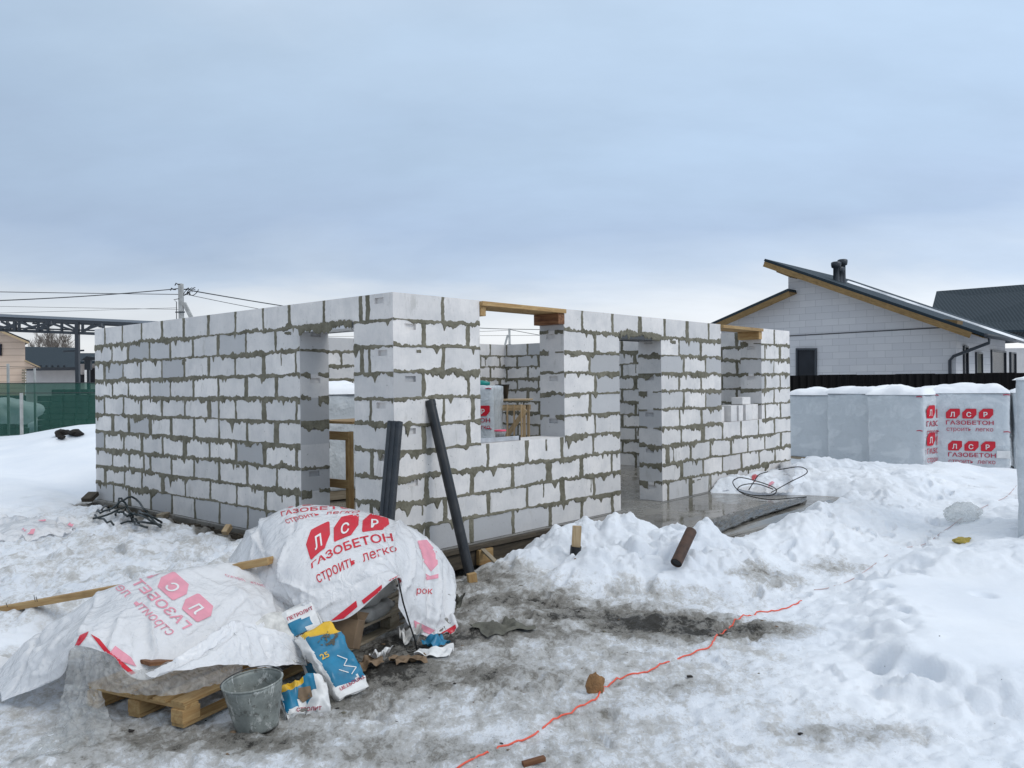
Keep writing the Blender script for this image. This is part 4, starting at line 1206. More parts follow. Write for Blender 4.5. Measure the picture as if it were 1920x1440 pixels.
# the leaning blue and yellow sack
p0, p1 = P(588, 1182, 5.48), P(662, 1294, 5.16)
x, y, z = frame(p1 - p0, (.72, .62, .32))
if z.dot(p0 - EYEV) > 0: y, z = -y, -z
def bands(u, v, w):
    if w < -.2: return 2
    if v < -.80: return 2
    if u < -.97: return 2
    if u < -.60 + .12 * v: return 1
    if u < .76: return 0
    return 2
lean, bv = bag('leaning_sack', 'blue white and yellow paper sack leaning against the tall covered stack', 'sack', (p0 + p1) / 2, x, y, z, (.58, .235, .11), bands, ['blue', 'yellow', 'white'], 5, rough=.028)
def px_of(p):
    p = Vector(p) - EYEV
    dx, dy = (p.x * cr - p.z * sr) / p.y * F, -(p.x * sr + p.z * cr) / p.y * F
    return dx + 960, dy + 720
OC = (p0 + p1) / 2 + z * .05
def bagmap(V):                                   # sack coordinates (metres along x and y) -> photo pixels
    return np.array([px_of(OC + x * float(a) + y * float(b)) for a, b in V])
pcs = []
def bagtext(s, u, v, w, m, rot=1):
    V, Fc = text2d(s, w=w, L=.02)
    V = np.stack([u - V[:, 1], v + V[:, 0]], 1) if rot == 2 else np.stack([u + V[:, 1], v + V[:, 0]], 1)
    pcs.append((bagmap(V), Fc, m, .002))
bagtext('ПЕТРОЛИТ', .235, -.08, .17, 1, 0)
bagtext('25', .0, -.075, .055, 0, 2)
for k in range(9):
    a = .0 + k * .0075; w_ = .003 if k % 3 else .005
    pcs.append((bagmap(np.array([(-.235 + a, -.160), (-.235 + a + w_, -.160), (-.235 + a + w_, -.125), (-.235 + a, -.125)])), [(0, 1, 2, 3)], 2, .002))
    pcs.append((bagmap(np.array([(.03 + a, -.160), (.03 + a + w_, -.160), (.03 + a + w_, -.125), (.03 + a, -.125)])), [(0, 1, 2, 3)], 2, .002))
for (a, b), (c, d) in (((.02, .02), (.08, .06)), ((.08, .06), (.11, .02)), ((.11, .02), (.16, .08)), ((.16, .08), (.19, .03)), ((.12, -.02), (.17, .02))):
    n_ = Vector((-(d - b), c - a)).normalized() * .003
    pcs.append((bagmap(np.array([(a + n_.x, b + n_.y), (c + n_.x, d + n_.y), (c - n_.x, d - n_.y), (a - n_.x, b - n_.y)])), [(0, 1, 2, 3)], 3, .002))
V, Fc = fine(np.array([(-.12 + .055 * math.cos(q) * (1 + .3 * math.sin(5 * q)), .03 + .06 * math.sin(q) * (1 + .3 * math.cos(4 * q))) for q in np.linspace(0, 6.28, 22)[:-1]]), [tuple(range(21))], .012)
keep = [f for f in Fc if vn(np.array([V[f[0], 0] * 70]), np.array([V[f[0], 1] * 70]), 4)[0] > -.05]
pcs.append((bagmap(V), keep, 4, .002))
for nm, sel in (('printed_word', pcs[0:1]), ('printed_number', pcs[1:2]), ('barcode', pcs[2:20:2]), ('barcode', pcs[3:20:2]), ('printed_zigzag', pcs[20:25]), ('stain', pcs[25:])):
    drape(nm, sel, bv, lean, ['yellow', 'darkred', 'iron', 'white', 'rag'], .002)
# the sack behind it, only its upper end in view
q0, q1 = P(560, 1150, 5.62), P(612, 1262, 5.45)
x, y, z = frame(q1 - q0, (.8, .5, .3))
if z.dot(q0 - EYEV) > 0: y, z = -y, -z
b2, bv = bag('leaning_sack', 'white and blue sack half hidden behind the leaning yellow topped sack', 'sack', (q0 + q1) / 2, x, y, z, (.56, .22, .08), lambda u, v, w: 0 if u > -.62 and v < .2 and abs(v) < .95 else 1, ['blue', 'white'], 8, rough=.016)
OC = (q0 + q1) / 2 + z * .04; pcs = []
bagtext('ПЕТРОЛИТ', -.195, -.09, .18, 0, 2)
drape('printed_word', pcs, bv, b2, ['darkred'], .002)
# the empty crushed sack by the bucket
c0 = P(572, 1318, 4.98); c0.z = gz(c0.x, c0.y) + .06
x, y, z = frame((.9, .45, .05), (-.4, .8, .5))
b3, bv = bag('crushed_sack', 'empty crushed blue white and yellow sack on the ice beside the bucket', 'sack', c0, x, y, z, (.27, .24, .11), lambda u, v, w: (2 if v > .55 and u < .1 else 1 if v > -.15 + .5 * u and u < .55 and w > -.3 else 0), ['white', 'blue', 'yellow'], 15, rough=.042)
drape('printed_word', [(affine((556, 1334), (62, -4), (2, -60))(V), Fc, 0, 0) for V, Fc in (text2d('СТРОЛИТ', w=.75, L=.03),)], bv, b3, ['darkred'], .003)
drape('stain', [poly_px([(560, 1290), (582, 1286), (586, 1306), (568, 1318), (558, 1308)])], bv, b3, ['kraft'], .003)
mb = MB()
# bags of dry mix stacked on the far pallet
E1 = D1
base2 = Vector((pal2.x, pal2.y, 0))
for k, (zz, lab) in enumerate(((-.04, 'dusty grey dry mix bag, bottom of the three in the open side of the stack'), (.085, 'dusty grey dry mix bag in the middle of the three in the open stack'), (.205, 'dusty dry mix bag with a blue label, topmost of the three in the open stack'))):
    O = base2 + E1 * (.30 + .02 * k) + D2 * (.20 - .01 * k) + UP * zz
    t_, bv = bag('dry_mix_bag', lab, 'sack', O, E1, D2, UP, (.60, .44, .135), lambda u, v, w: 0, ['cement_bag'], 50 + k, 'bags stacked under the tall sheet', rough=.014)
    if k == 2:
        lb = drape('blue_label', [poly_px([(684, 1140), (736, 1122), (738, 1142), (686, 1160)], 0, 6)], bv, t_, ['blue'], .003)
        drape('printed_number', [(affine((700, 1154), (24, -8), (2, -26))(V), Fc, 0, .002) for V, Fc in (text2d('25', w=.8, L=.05),)], bv, lb or t_, ['yellow'], .003)
for k in range(5):                               # the taller part of the stack that carries the sheet
    O = base2 + E1 * (.55 + .03 * (k % 2)) + D2 * (.52 + .02 * (k % 2)) + UP * (-.03 + .13 * k)
    bag('dry_mix_bag', 'grey dry mix bag deep inside the tall stack, covered by its sheet', 'sack', O, D2, -E1, UP, (.60, .46, .135), lambda u, v, w: 0, ['cement_bag'], 60 + k, 'bags inside the tall stack')
mb = MB()
c1 = P(646, 1186, 5.86); R = Matrix((D1, D2, UP)).transposed() @ Matrix.Rotation(.35, 3, 'Y') @ Matrix.Rotation(.3, 3, 'Z')
cbx = thing('cardboard_box', 'crushed brown cardboard box in the gap below the tall sheet', 'box', c1)
mb = MB(); mb.box(c1, (.16, .22, .20), R); mb.build('carton', ['kraft'], cbx, bevel=.006)
for sg in (-1, 1):
    mb = MB(); mb.box(c1 + R @ Vector((sg * .11, 0, .125)), (.10, .21, .005), R @ Matrix.Rotation(sg * -.7, 3, 'Y')); mb.build('flap', ['kraft'], cbx)

# ------------------------------------------------------------------ bucket
bc = G(483, 1357); bc.z = gz(bc.x, bc.y) - .012
bucket = thing('metal_bucket', 'galvanised bucket stained with dry mortar standing on the ice', 'bucket', bc)
R = Matrix.Rotation(math.radians(-5), 3, 'Y') @ Matrix.Rotation(math.radians(3), 3, 'X')
mb = MB()
H_ = .27; r0, r1_ = .118, .168
pr = [(0.0, .012), (r0 - .012, .012), (r0, 0), (r0 + .003, .012)] + [(r0 + .003 + (r1_ - r0 - .003) * k / 10, .012 + (H_ - .012) * k / 10) for k in range(1, 11)]
pin = [(r1_ - .004 - (r1_ - r0) * k / 10, H_ - (H_ - .05) * k / 10) for k in range(0, 11)] + [(0.0, .055)]
mb.lathe(pr + pin, bc, 56, R)
V = np.array(mb.v); mb.v = [tuple(p) for p in V + .0025 * np.stack([vn(V[:, 0] * 11, V[:, 2] * 11, 2), vn(V[:, 1] * 11, V[:, 2] * 11, 3), 0 * V[:, 0]], 1)]
mb.build('body', ['zinc'], bucket, smooth=True)
mb = MB(); ring = [bc + R @ Vector((r1_ * math.cos(q), r1_ * math.sin(q), H_)) for q in np.linspace(0, 2 * math.pi, 49)]
mb.tube(ring, .006, 8, cap=False); mb.build('rim', ['zinc'], bucket, smooth=True)
mb = MB(); mb.tube([bc + R @ Vector(((r1_ + .006) * math.cos(q), (r1_ + .004) * math.sin(q), H_ + .005 + .012 * math.sin(q * 1.0) ** 2)) for q in np.linspace(math.radians(28), math.radians(208), 30)], .0035, 6)
mb.build('handle', ['steel'], bucket, smooth=True)
mb = MB(); mb.lathe([(0, .075), (.09, .07), (.128, .082)], bc, 30, R); o = mb.build('mortar_residue', ['mortar'], bucket, smooth=True)

# ------------------------------------------------------------------ poles, planks and other pieces standing about
def leaning(name, label, cat, mat, a, b, kind, **k):
    t = MB()
    if kind == 'pipe':
        t.tube([a, b], k['r'], 24, cap=False); t.tube([Vector(a) + (Vector(b) - Vector(a)).normalized() * .004, b], k['r'] - .006, 24, cap=False)
        d = (Vector(b) - Vector(a)).normalized()
    o = t.build(name, [mat], None, smooth=True, origin=tuple(a))
    return tag(o, label, cat)
a_, b_ = P(881, 1078, 8.12), P(806, 752, 8.42)
pipe = thing('black_pipe', 'long black plastic pipe leaning on the right facade beside the house corner', 'pipe', a_)
mb = MB(); mb.tube([a_, a_ + (b_ - a_) * .5, b_], .052, 28, cap=False); mb.tube([a_, b_], .045, 28, cap=False)
d_ = (b_ - a_).normalized()
mb.build('tube', ['black_plastic'], pipe, smooth=True)
mb = MB(); mb.tube([b_ - d_ * .05, b_ + d_ * .004], .0565, 28, cap=False); mb.build('socket', ['black_plastic'], pipe, smooth=True)
mb = MB(); mb.tube([a_ - d_ * .0, a_ + d_ * .012], .046, 24); mb.build('end_plug', ['iron'], pipe, smooth=True)
# ribbed steel channel beside it
a_, b_ = P(712, 1090, 7.70), P(741, 790, 7.98)
a_.z = gz(a_.x, a_.y) - .03
x = (b_ - a_).normalized(); y = Vector((.88, -.25, 0)); y = (y - x * y.dot(x)).normalized(); z = x.cross(y)
mb = MB()
prof = [(-.068, -.03), (-.068, .03), (-.056, .036), (-.03, .036), (-.026, .026), (-.008, .026), (-.004, .036), (.02, .036), (.024, .028), (.04, .028), (.044, .036), (.060, .036), (.068, .03), (.068, -.03), (.06, -.03), (.06, .022), (-.06, .022), (-.06, -.03)]
s_ = -1 if z.dot(EYEV - a_) < 0 else 1
mb.prism([a_ + y * p + z * (s_ * q) for p, q in prof], b_ - a_)
mb.build('steel_channel', ['steel'], None, origin=tuple(a_)); tag(bpy.data.objects['steel_channel'], 'dark ribbed steel channel leaning on the house corner behind the tall sheet', 'steel profile')
# wooden wedge under the pipe
mb = MB(); p = ground_at(885, 1092); mb.board(p + Vector((-.04, 0, .03)), p + Vector((.04, .03, .04)), .06, .10)
mb.build('wood_block', ['pine'], None, bevel=.003, origin=tuple(p)); tag(bpy.data.objects['wood_block'], 'small pine offcut at the foot of the black pipe', 'wood block')
# stake in a black sleeve, standing in the snow heap
p = ground_at(1079, 1046); Ys = p.y
top = P(1082, 986, Ys)
st = thing('wooden_stake', 'pine stake with a black sleeve standing in the shovelled snow heap', 'stake', p)
mb = MB(); mb.board(p + UP * .0, top, .088, .045, Vector((0, 1, 0))); mb.build('stake', ['raw'], st, bevel=.003)
mb = MB(); s0 = P(1078, 1056, Ys); mb.tube([s0 - UP * .1, s0 + UP * .06, P(1080, 1024, Ys)], [.054, .053, .056], 20, cap=False); mb.build('sleeve', ['black_plastic'], st, smooth=True)
# rusty tube lying on the heap
a_ = ground_at(1268, 1070) + UP * .07; b_ = P(1296, 996, a_.y + .30)
tb = thing('rusty_tube', 'brown rusty tube lying on the right slope of the snow heap', 'tube', a_)
mb = MB(); mb.tube([a_, a_ + (b_ - a_) * .5, b_], .054, 26, cap=False); mb.tube([a_, b_], .047, 24, cap=False); mb.build('tube', ['rust'], tb, smooth=True)
mb = MB(); mb.tube([a_ + (b_ - a_) * .02, a_ + (b_ - a_) * .03], .048, 24); mb.build('end_plug', ['iron'], tb)
# long plank across the snow at the left
pts = [P(-110, 1163, 6.75), P(180, 1108, 6.3), P(508, 1051, 5.95)]
mb = MB(); mb.board(pts[0], pts[2], .085, .05); mb.build('long_plank', ['pine'], None, bevel=.004, origin=tuple(pts[0]))
pl = tag(bpy.data.objects['long_plank'], 'long bare pine plank lying behind the low stack with nails in it', 'plank')
for px, py, l in ((66, 1128, .05), (70, 1128, .04), (14, 1138, .03)):
    mb = MB(); q = P(px, py, 6.49 - .0012 * px); mb.tube([q, q + Vector((-.01, 0, l))], .0025, 5); mb.build('nail', ['iron'], pl)
# bent iron stake with wire at its foot
pts = [P(747, 1088, 5.86), P(756, 1130, 5.9), P(768, 1170, 5.95), P(778, 1200, 5.98), P(786, 1240, 6.0)]
pin = thing('iron_stake', 'thin bent iron rod stuck in the ground before the tall sheet', 'rod', pts[-1])
mb = MB(); mb.tube(pts, .006, 8); mb.build('rod', ['iron'], pin, smooth=True)
mb = MB()
for k in range(4):
    c = pts[-1] + Vector((rnd.uniform(-.02, .02), rnd.uniform(-.02, .02), .03 + .02 * k))
    mb.tube([c + Vector((.075 * math.cos(q + k), .06 * math.sin(q + k), .012 * math.sin(2 * q + k))) for q in np.linspace(0, 5.2, 22)], .0035, 5)
mb.build('wire_coil', ['iron'], pin, smooth=True)
# scraps
def scrap(name, label, cat, px, py, w, h, mat, seed, lift=.02, cr_=.12, rot=0., amp=.03):
    c = ground_at(px, py)
    n = 31; u = np.linspace(-1, 1, n); U, V = np.meshgrid(u, u, indexing='ij')
    R_ = 1 - .22 * vn(np.arctan2(V, U) * 1.6, U * 0, seed)
    X = np.stack([U * w / 2 * R_, V * h / 2 * R_, np.zeros_like(U)], -1)
    ca, sa = math.cos(rot), math.sin(rot)
    X = np.stack([X[..., 0] * ca - X[..., 1] * sa + c.x, X[..., 0] * sa + X[..., 1] * ca + c.y, X[..., 2]], -1)
    X[..., 2] = terrain(X[..., 0].ravel(), X[..., 1].ravel())[0].reshape(n, n) + lift + amp * np.abs(fbm(U * 1.1 + seed, V * 1.1, seed, 2)) 
    X = X[::3, ::3]; X = crumple(X, cr_, 80, .05, seed, .10, .004); X = np.einsum('ai,ijk,bj->abk', cr_mat(len(X), n), X, cr_mat(len(X), n))
    o = npmesh(name, X.reshape(-1, 3), gridfaces(n, n), [mat], None, smooth=True, origin=tuple(c))
    return tag(o, label, cat)
scrap('cardboard_scrap', 'torn brown cardboard scrap on the ice right of the leaning sack', 'cardboard', 692, 1252, .16, .13, 'kraft', 3, .02, .15, .4, .05)
scrap('paper_scrap', 'torn white paper scrap propped beside the brown cardboard', 'paper', 712, 1246, .13, .12, 'white', 5, .05, .2, 1.2, .07)
scrap('paper_scrap', 'flat white paper scrap at the foot of the iron rod', 'paper', 812, 1230, .24, .12, 'white', 7, .015, .15, .1, .04)
scrap('cardboard_scrap', 'flat kraft cardboard scrap left of the iron rod', 'cardboard', 770, 1240, .24, .16, 'kraft', 9, .01, .08, .3, .03)
scrap('crumpled_bag', 'crumpled blue bag remnant under the right flap of the tall sheet', 'sack', 818, 1212, .18, .14, 'blue', 11, .03, .15, .8, .06)
scrap('crumpled_bag', 'crumpled white bag remnant between the rod and the right flap', 'sack', 772, 1212, .18, .16, 'paper', 13, .04, .18, 2., .08)
scrap('dark_rag', 'dark grey rag frozen flat into the dirty ice', 'rag', 935, 1184, .38, .34, 'rag', 15, .008, .05, .5, .02)
scrap('dark_rag', 'dark crumpled rag at the right foot of the tall sheet', 'rag', 850, 1150, .14, .14, 'rag', 17, .05, .2, .5, .10)
def stone(name, label, cat, px, py, dims, mat, seed, rot=0., up=.35, tilt=0.):
    c = ground_at(px, py)
    bm = bmesh.new(); bmesh.ops.create_icosphere(bm, subdivisions=3, radius=1)
    V = np.array([tuple(v.co) for v in bm.verts]); Fc = [tuple(v.index for v in f.verts) for f in bm.faces]; bm.free()
    V = V * (1 + .30 * fbm(V[:, 0] * 1.4 + seed, V[:, 1] * 1.4 + V[:, 2] * 1.2, seed, 3))[:, None]
    V = np.round(V * 2.6) / 2.6 * .35 + V * .65
    V = V * np.array(dims) / 2
    R_ = np.array((Matrix.Rotation(rot, 3, 'Z') @ Matrix.Rotation(tilt, 3, 'Y')))
    V = V @ R_.T + np.array([c.x, c.y, c.z + up * dims[2]])
    o = npmesh(name, V, Fc, [mat], None, origin=tuple(c)); return tag(o, label, cat)
stone('brown_stone', 'brown angular stone standing on the ice beside the red cord', 'stone', 1116, 1298, (.10, .045, .15), 'rock', 4, .2, .30, .35)
stone('foam_lump', 'yellowish lump of foam on the snow at the right', 'foam', 1803, 1018, (.17, .13, .08), 'foam', 6, .3)
stone('earth_clod', 'larger dark earth clod breaking through the smooth drift at the left', 'earth', 121, 815, (.36, .7, .22), 'soil', 9, .3, .12)
stone('earth_clod', 'flat dark earth clod to the right in the hole in the drift', 'earth', 143, 814, (.34, .5, .18), 'soil', 12, .8, .12)
stone('earth_clod', 'smallest dark earth clod below the hole in the drift', 'earth', 115, 831, (.16, .24, .10), 'soil', 14, .8, .1)
mb = MB(); p = ground_at(1000, 1434); mb.board(p + Vector((-.055, -.02, .012)), p + Vector((.06, .03, .02)), .03, .025); mb.build('wood_chip', ['redwood'], None, bevel=.003, origin=tuple(p))
tag(bpy.data.objects['wood_chip'], 'small brown wood chip on the ice at the bottom edge', 'wood chip')
for (a, b, w, h, mat, lab) in (((896, 1046, 8.75), (922, 1040, 8.9), .05, .16, 'pine', 'pale offcut board wedged against the tarred formwork'), ((905, 1030, 8.8), (938, 1062, 8.3), .05, .02, 'grey_wood', 'thin weathered slat leaning on the tarred formwork'),
        ((421, 1000, 9.6), (430, 986, 9.7), .07, .06, 'raw', 'square pine offcut at the foot of the left wall near the tall sheet'), ((300, 969, 10.9), (312, 964, 11.1), .10, .06, 'grey_wood', 'pine offcut lying under the middle of the left wall'),
        ((266, 962, 11.4), (284, 957, 11.6), .07, .05, 'oldwood', 'weathered timber offcut lying under the left half of the left wall'), ((162, 938, 12.4), (176, 925, 12.6), .16, .06, 'oldwood', 'dark board at the far end of the left wall')):
    mb = MB(); A, B = P(*a), P(*b); mb.board(A, B, w, h); o = mb.build('timber_offcut', [mat], None, bevel=.003, origin=tuple(A)); tag(o, lab, 'offcut')
# red cord, lost under the ice in places, and the thin string beyond it
def line_on_ground(px, r, step=.03, wob=.004, gaps=()):
    q = [ground_at(*p) for p in px]; out = []
    for i in range(len(q) - 1):
        n = max(2, int((q[i + 1] - q[i]).length / step))
        for k in range(n):
            t = k / n; p = q[i].lerp(q[i + 1], t); p.x += wob * vn(np.array([p.y * 9]), np.array([0.]), 3)[0] * 2
            g = any(a < i + t < b for a, b in gaps)
            p.z = gz(p.x, p.y) + (r * .8 if not g else -.035); out.append(p)
    return out
CORD = [(850, 1446), (884, 1426), (912, 1411), (932, 1402), (1000, 1382), (1024, 1362), (1046, 1348), (1082, 1328), (1106, 1318), (1122, 1306), (1140, 1288), (1168, 1272), (1196, 1264), (1244, 1246), (1300, 1226), (1334, 1212), (1350, 1190), (1376, 1172), (1402, 1156), (1420, 1149), (1448, 1146), (1480, 1138), (1510, 1130)]
mb = MB(); mb.tube(line_on_ground(CORD, .0055, .03, .004, ((2.1, 2.9), (4.55, 4.8), (9.3, 9.5), (13.2, 13.5))), .0055, 8)
o = mb.build('red_cord', ['cord'], None, smooth=True, origin=tuple(ground_at(*CORD[9]))); tag(o, 'red orange extension cord snaking across the trodden ice', 'cord')
q = [G(*p, -.13 + .011 * k) for k, p in enumerate([(1526, 1090), (1556, 1086), (1580, 1074), (1640, 1048), (1690, 1024), (1740, 1010), (1772, 990), (1800, 978), (1850, 962), (1884, 946), (1906, 920)])]
pts = np.array([tuple(v) for v in q]); pts = cr_mat(len(pts), 140) @ pts
pts[:, 2] = terrain(pts[:, 0], pts[:, 1])[0]
for _ in range(30):                              # a taut string bridges the hollows
    sm = np.convolve(np.pad(pts[:, 2], 2, 'edge'), [.1, .2, .4, .2, .1], 'valid'); pts[:, 2] = np.maximum(sm, pts[:, 2] - .004)
pts[:, 2] += .006
mb = MB(); mb.tube([tuple(p) for p in pts], .0045, 6)
o = mb.build('thin_string', ['string'], None, smooth=True, origin=tuple(ground_at(1690, 1024))); tag(o, 'thin pale pink string running over the snow towards the right edge', 'string')
# dark cable bundle and plastic film on the snow at the left
cb = thing('cable_bundle', 'tangle of dark green cable on the snow before the left wall', 'cable', ground_at(240, 985))
mb = MB()
for k in range(11):
    s0, s1 = rnd.uniform(150, 230), rnd.uniform(262, 352)
    n = 22; pts = []; lift = rnd.uniform(.02, 1.); y0 = rnd.uniform(-4, 4)
    for i in range(n):
        t = i / (n - 1); px = s0 + (s1 - s0) * t + 9 * math.sin(5 * t + k)
        p = ground_at(px, 984 - 8 * math.sin(3.1 * t + k * .3) + 12 * (t - .5) + y0)
        p.z += .06 + .26 * max(0, math.sin(3.1 * t)) * max(.1, 1 - abs(px - 245) / 110) * lift * (1 + .4 * math.sin(7 * t + k)); pts.append(p)
    mb.tube(pts, .013, 7)
mb.build('cable', ['cable'], cb, smooth=True)
FM = [[(-20, 984), (40, 978), (95, 982), (146, 988)], [(-20, 998), (40, 990), (92, 992), (142, 994)], [(-20, 1012), (36, 1006), (84, 1004), (132, 1000)], [(-20, 1024), (30, 1022), (62, 1018), (112, 1008)]]
X = net([[ground_at(*q) + UP * (.10 if i in (1, 2) and 0 < j < 3 else .03) for j, q in enumerate(r)] for i, r in enumerate(FM)], 40, 70); X[..., 2] = np.maximum(X[..., 2], terrain(X[..., 0].ravel(), X[..., 1].ravel())[0].reshape(40, 70) + .03)
X = crumple(X[::2, ::3], .08, 110, .03, 55, .08, .01); X = np.einsum('ai,ijk,bj->abk', cr_mat(20, 40), X, cr_mat(24, 70)); X = creases(X, 50, 13, (.015, .04), (.03, .06), (.2, .7), 1.2)
fm = thing('plastic_film', 'crumpled white and pink plastic film on the snow at the left edge', 'plastic film', P(60, 1000, 11))
sheet('sheet', X, 'film', fm)
bv = bvh_of(X)
for q_ in [poly_px([(104, 980), (140, 980), (132, 996), (112, 990)], 0, 8), poly_px([(40, 986), (70, 982), (62, 1002), (40, 1002)], 0, 8), poly_px([(70, 976), (92, 974), (90, 980)], 0, 8)]:
    drape('faded_print', [q_], bv, fm, ['pink'], .02)

# crumbs of block, grit and frozen clods trodden into the yard
bm = bmesh.new(); bmesh.ops.create_icosphere(bm, subdivisions=1, radius=1); IV = np.array([tuple(v.co) for v in bm.verts]); IF = np.array([[v.index for v in f.verts] for f in bm.faces]); bm.free()
rng = np.random.RandomState(5); vs, fs, mi = [], [], []
for k in range(260):
    x_, y_ = rng.uniform(-2.6, 3.0), 3.9 + 6.0 * rng.rand() ** 1.3
    zt, dt, _, lp = (float(a[0]) for a in terrain(np.array([x_]), np.array([y_])))
    if rng.rand() > .25 + dt * 1.4 or ab(x_, y_)[0] > -.1 and ab(x_, y_)[1] > -.1: continue
    s_ = .004 + .011 * rng.rand() ** 3
    V = IV * (1 + .35 * rng.randn(len(IV), 1)) * np.array([s_ * rng.uniform(.8, 1.9), s_ * rng.uniform(.8, 1.5), s_ * .6]) + np.array([x_, y_, zt + s_ * .2])
    b = 12 * (len(vs)); vs.append(V); fs.append(IF + b); mi += [rng.choice([0, 0, 1, 2])] * len(IF)
o = npmesh('yard_debris', np.concatenate(vs), np.concatenate(fs), ['debris', 'mortar', 'kraft'], None, mi); tag(o, kind='stuff')
# ------------------------------------------------------------------ pallets of blocks wrapped in film
def wrapped_pallet(label, loc, rot, W=1.5, D=1.0, H=1.5, logos=(), cap=.12, seed=1, group='wrapped pallets of blocks', marks=True, sheet_label=False, cap_seed=None):
    t = thing('wrapped_pallet', label, 'pallet of blocks', (0, 0, 0), group)
    # film-wrapped block, subdivided so the film can bulge over the courses
    bm = bmesh.new(); bmesh.ops.create_cube(bm, size=1); bmesh.ops.subdivide_edges(bm, edges=bm.edges[:], cuts=22, use_grid_fill=True)
    V = np.array([tuple(v.co) for v in bm.verts]); Fc = [tuple(v.index for v in f.verts) for f in bm.faces]; bm.free()
    N = np.where(np.abs(V) > .4999, np.sign(V), 0); N /= np.maximum(np.linalg.norm(N, axis=1, keepdims=True), 1)
    V = V * np.array([W, D, H]); V[:, 2] += H / 2 + .13
    hz = np.abs(np.sin(V[:, 2] * math.pi / .25)) ** .3
    d = .014 * fbm(V[:, 0] * 2 + V[:, 1] * 2 + seed, V[:, 2] * 2, seed, 3) + .009 * hz - .012 * (np.sum(np.abs(N) > .1, axis=1) > 1)
    d += .010 * np.abs(fbm((V[:, 0] + V[:, 1]) * 7 + V[:, 2] * 1.5, V[:, 2] * 2.0, seed + 4, 3))
    npmesh('film', V + N * d[:, None], Fc, ['wrap'], t, smooth=True)
    mb = MB()
    for y in (-D / 2 + .06, 0, D / 2 - .06):
        mb.box((0, y, .065), (W, .09, .13))
    mb.build('pallet_base', ['grey_wood'], t)
    if cap:
        nx, ny = 46, 36; s = cap_seed or seed
        X, Y = np.meshgrid(np.linspace(-1, 1, nx), np.linspace(-1, 1, ny), indexing='ij')
        e = np.clip((1 - np.maximum(np.abs(X), np.abs(Y))) * 3.5, 0, 1) ** .5
        px_, py_ = X * (W / 2 + .03 + .015 * fbm(Y * 3, X * 2, s, 2)), Y * (D / 2 + .03 + .015 * fbm(X * 3, Y * 2, s + 2, 2))
        Z = H + .125 + e * cap * (1 + .35 * fbm(X * 1.5 + s, Y * 1.5, s + 4, 3))
        o = npmesh('snow_cap', np.stack([px_, py_, Z], -1).reshape(-1, 3), gridfaces(nx, ny), ['snow'], t, smooth=True)
    faces = {'front': ((-W / 2, -D / 2, 0), (1, 0, 0), (0, -1, 0), W), 'right': ((W / 2, -D / 2, 0), (0, 1, 0), (1, 0, 0), D)}
    for f, x0, z0, w in logos:
        O, U, N_, ww = faces[f]
        flat_logo(t, Vector(O) + Vector(U) * x0 + Vector((0, 0, z0)) + Vector(N_) * .026, Vector(U), Vector((0, 0, 1)), N_, w)
    if marks:
        for f, us in marks if isinstance(marks, (list, tuple)) else (('front', (.03, .93)),):
            O, U, N_, ww = faces[f]
            for u in us:
                for z in (.16, .86, H + .09):
                    mb = MB(); p = Vector(O) + Vector(U) * (u * ww) + Vector((0, 0, z)) + Vector(N_) * .02
                    mb.tube([p, p + Vector(U) * .06 + Vector((0, 0, .008)), p + Vector(U) * .11 + Vector((0, 0, -.004))], .009, 6); mb.build('strap_end', ['darkred'], t)
    if sheet_label:
        mb = MB(); mb.box((.30 + .79 + .125 - W / 2, -D / 2 - .036, .44), (.22, .004, .14)); mb.build('paper_label', ['white'], t)
    t.location = loc; t.rotation_euler = (0, 0, rot)
    return t
def ang(v): return math.atan2(v[1], v[0])
rowdir = Vector((.55, -.835, 0)).normalized()
def base_at(px, py, Y):
    p = P(px, py, Y); return p
A0 = P(1520, 866, 18.35); A1 = P(1597, 867, 17.25); A2 = P(1676, 873, 16.15)
for (q, lab, sd_) in ((A0, 'grey film wrapped block pallet under snow, just right of the end of the facade', 3), (A1, 'grey film wrapped block pallet in the middle of the plain three in a row', 5), (A2, 'grey film wrapped block pallet with print on its right side, nearest of the plain three', 8)):
    face = Vector((q.x, q.y, 0)); inn = Vector((-rowdir.y, rowdir.x, 0)); c = face + inn * .74
    wrapped_pallet(lab, (c.x, c.y, -.14), ang(rowdir) + .05 * math.sin(sd_), 1.10, 1.5, 1.42 + .03 * math.cos(sd_), [('right', .08, .94, 1.05), ('right', .08, .42, 1.05)] if sd_ == 8 else [], .14, sd_, marks=[('front', (.90,))] if sd_ == 8 else False)
qa, qb = P(1745, 880, 16.0), P(1893, 889, 15.4)
fd = Vector((qb.x - qa.x, qb.y - qa.y, 0)); wd = fd.length; fd.normalize(); inn = Vector((-fd.y, fd.x, 0))
c = Vector((qa.x, qa.y, 0)) + fd * wd / 2 + inn * .5
wrapped_pallet('grey film wrapped block pallet facing front with the red print on it twice', (c.x, c.y, -.16), ang(fd), wd, 1.0, 1.46, [('front', .27, .99, .79), ('front', .30, .38, .79)], .14, 12, sheet_label=True)
c = Vector((qb.x, qb.y, 0)) + fd * .75 + inn * .75
wrapped_pallet('wrapped block pallet set back to the right of the twice printed one', (c.x, c.y, -.16), ang(fd), 1.3, 1.0, 1.46, [], .12, 17, marks=[('front', (.05,))])
qr = P(1909, 990, 8.9)
wrapped_pallet('nearest wrapped block pallet, cut off by the right edge of the photo', (qr.x + .6 * .80 + .55 * .60, qr.y - .6 * .60 + .55 * .80, -.17), math.radians(-36.9), 1.2, 1.1, 1.72, [], .06, 21, marks=False)
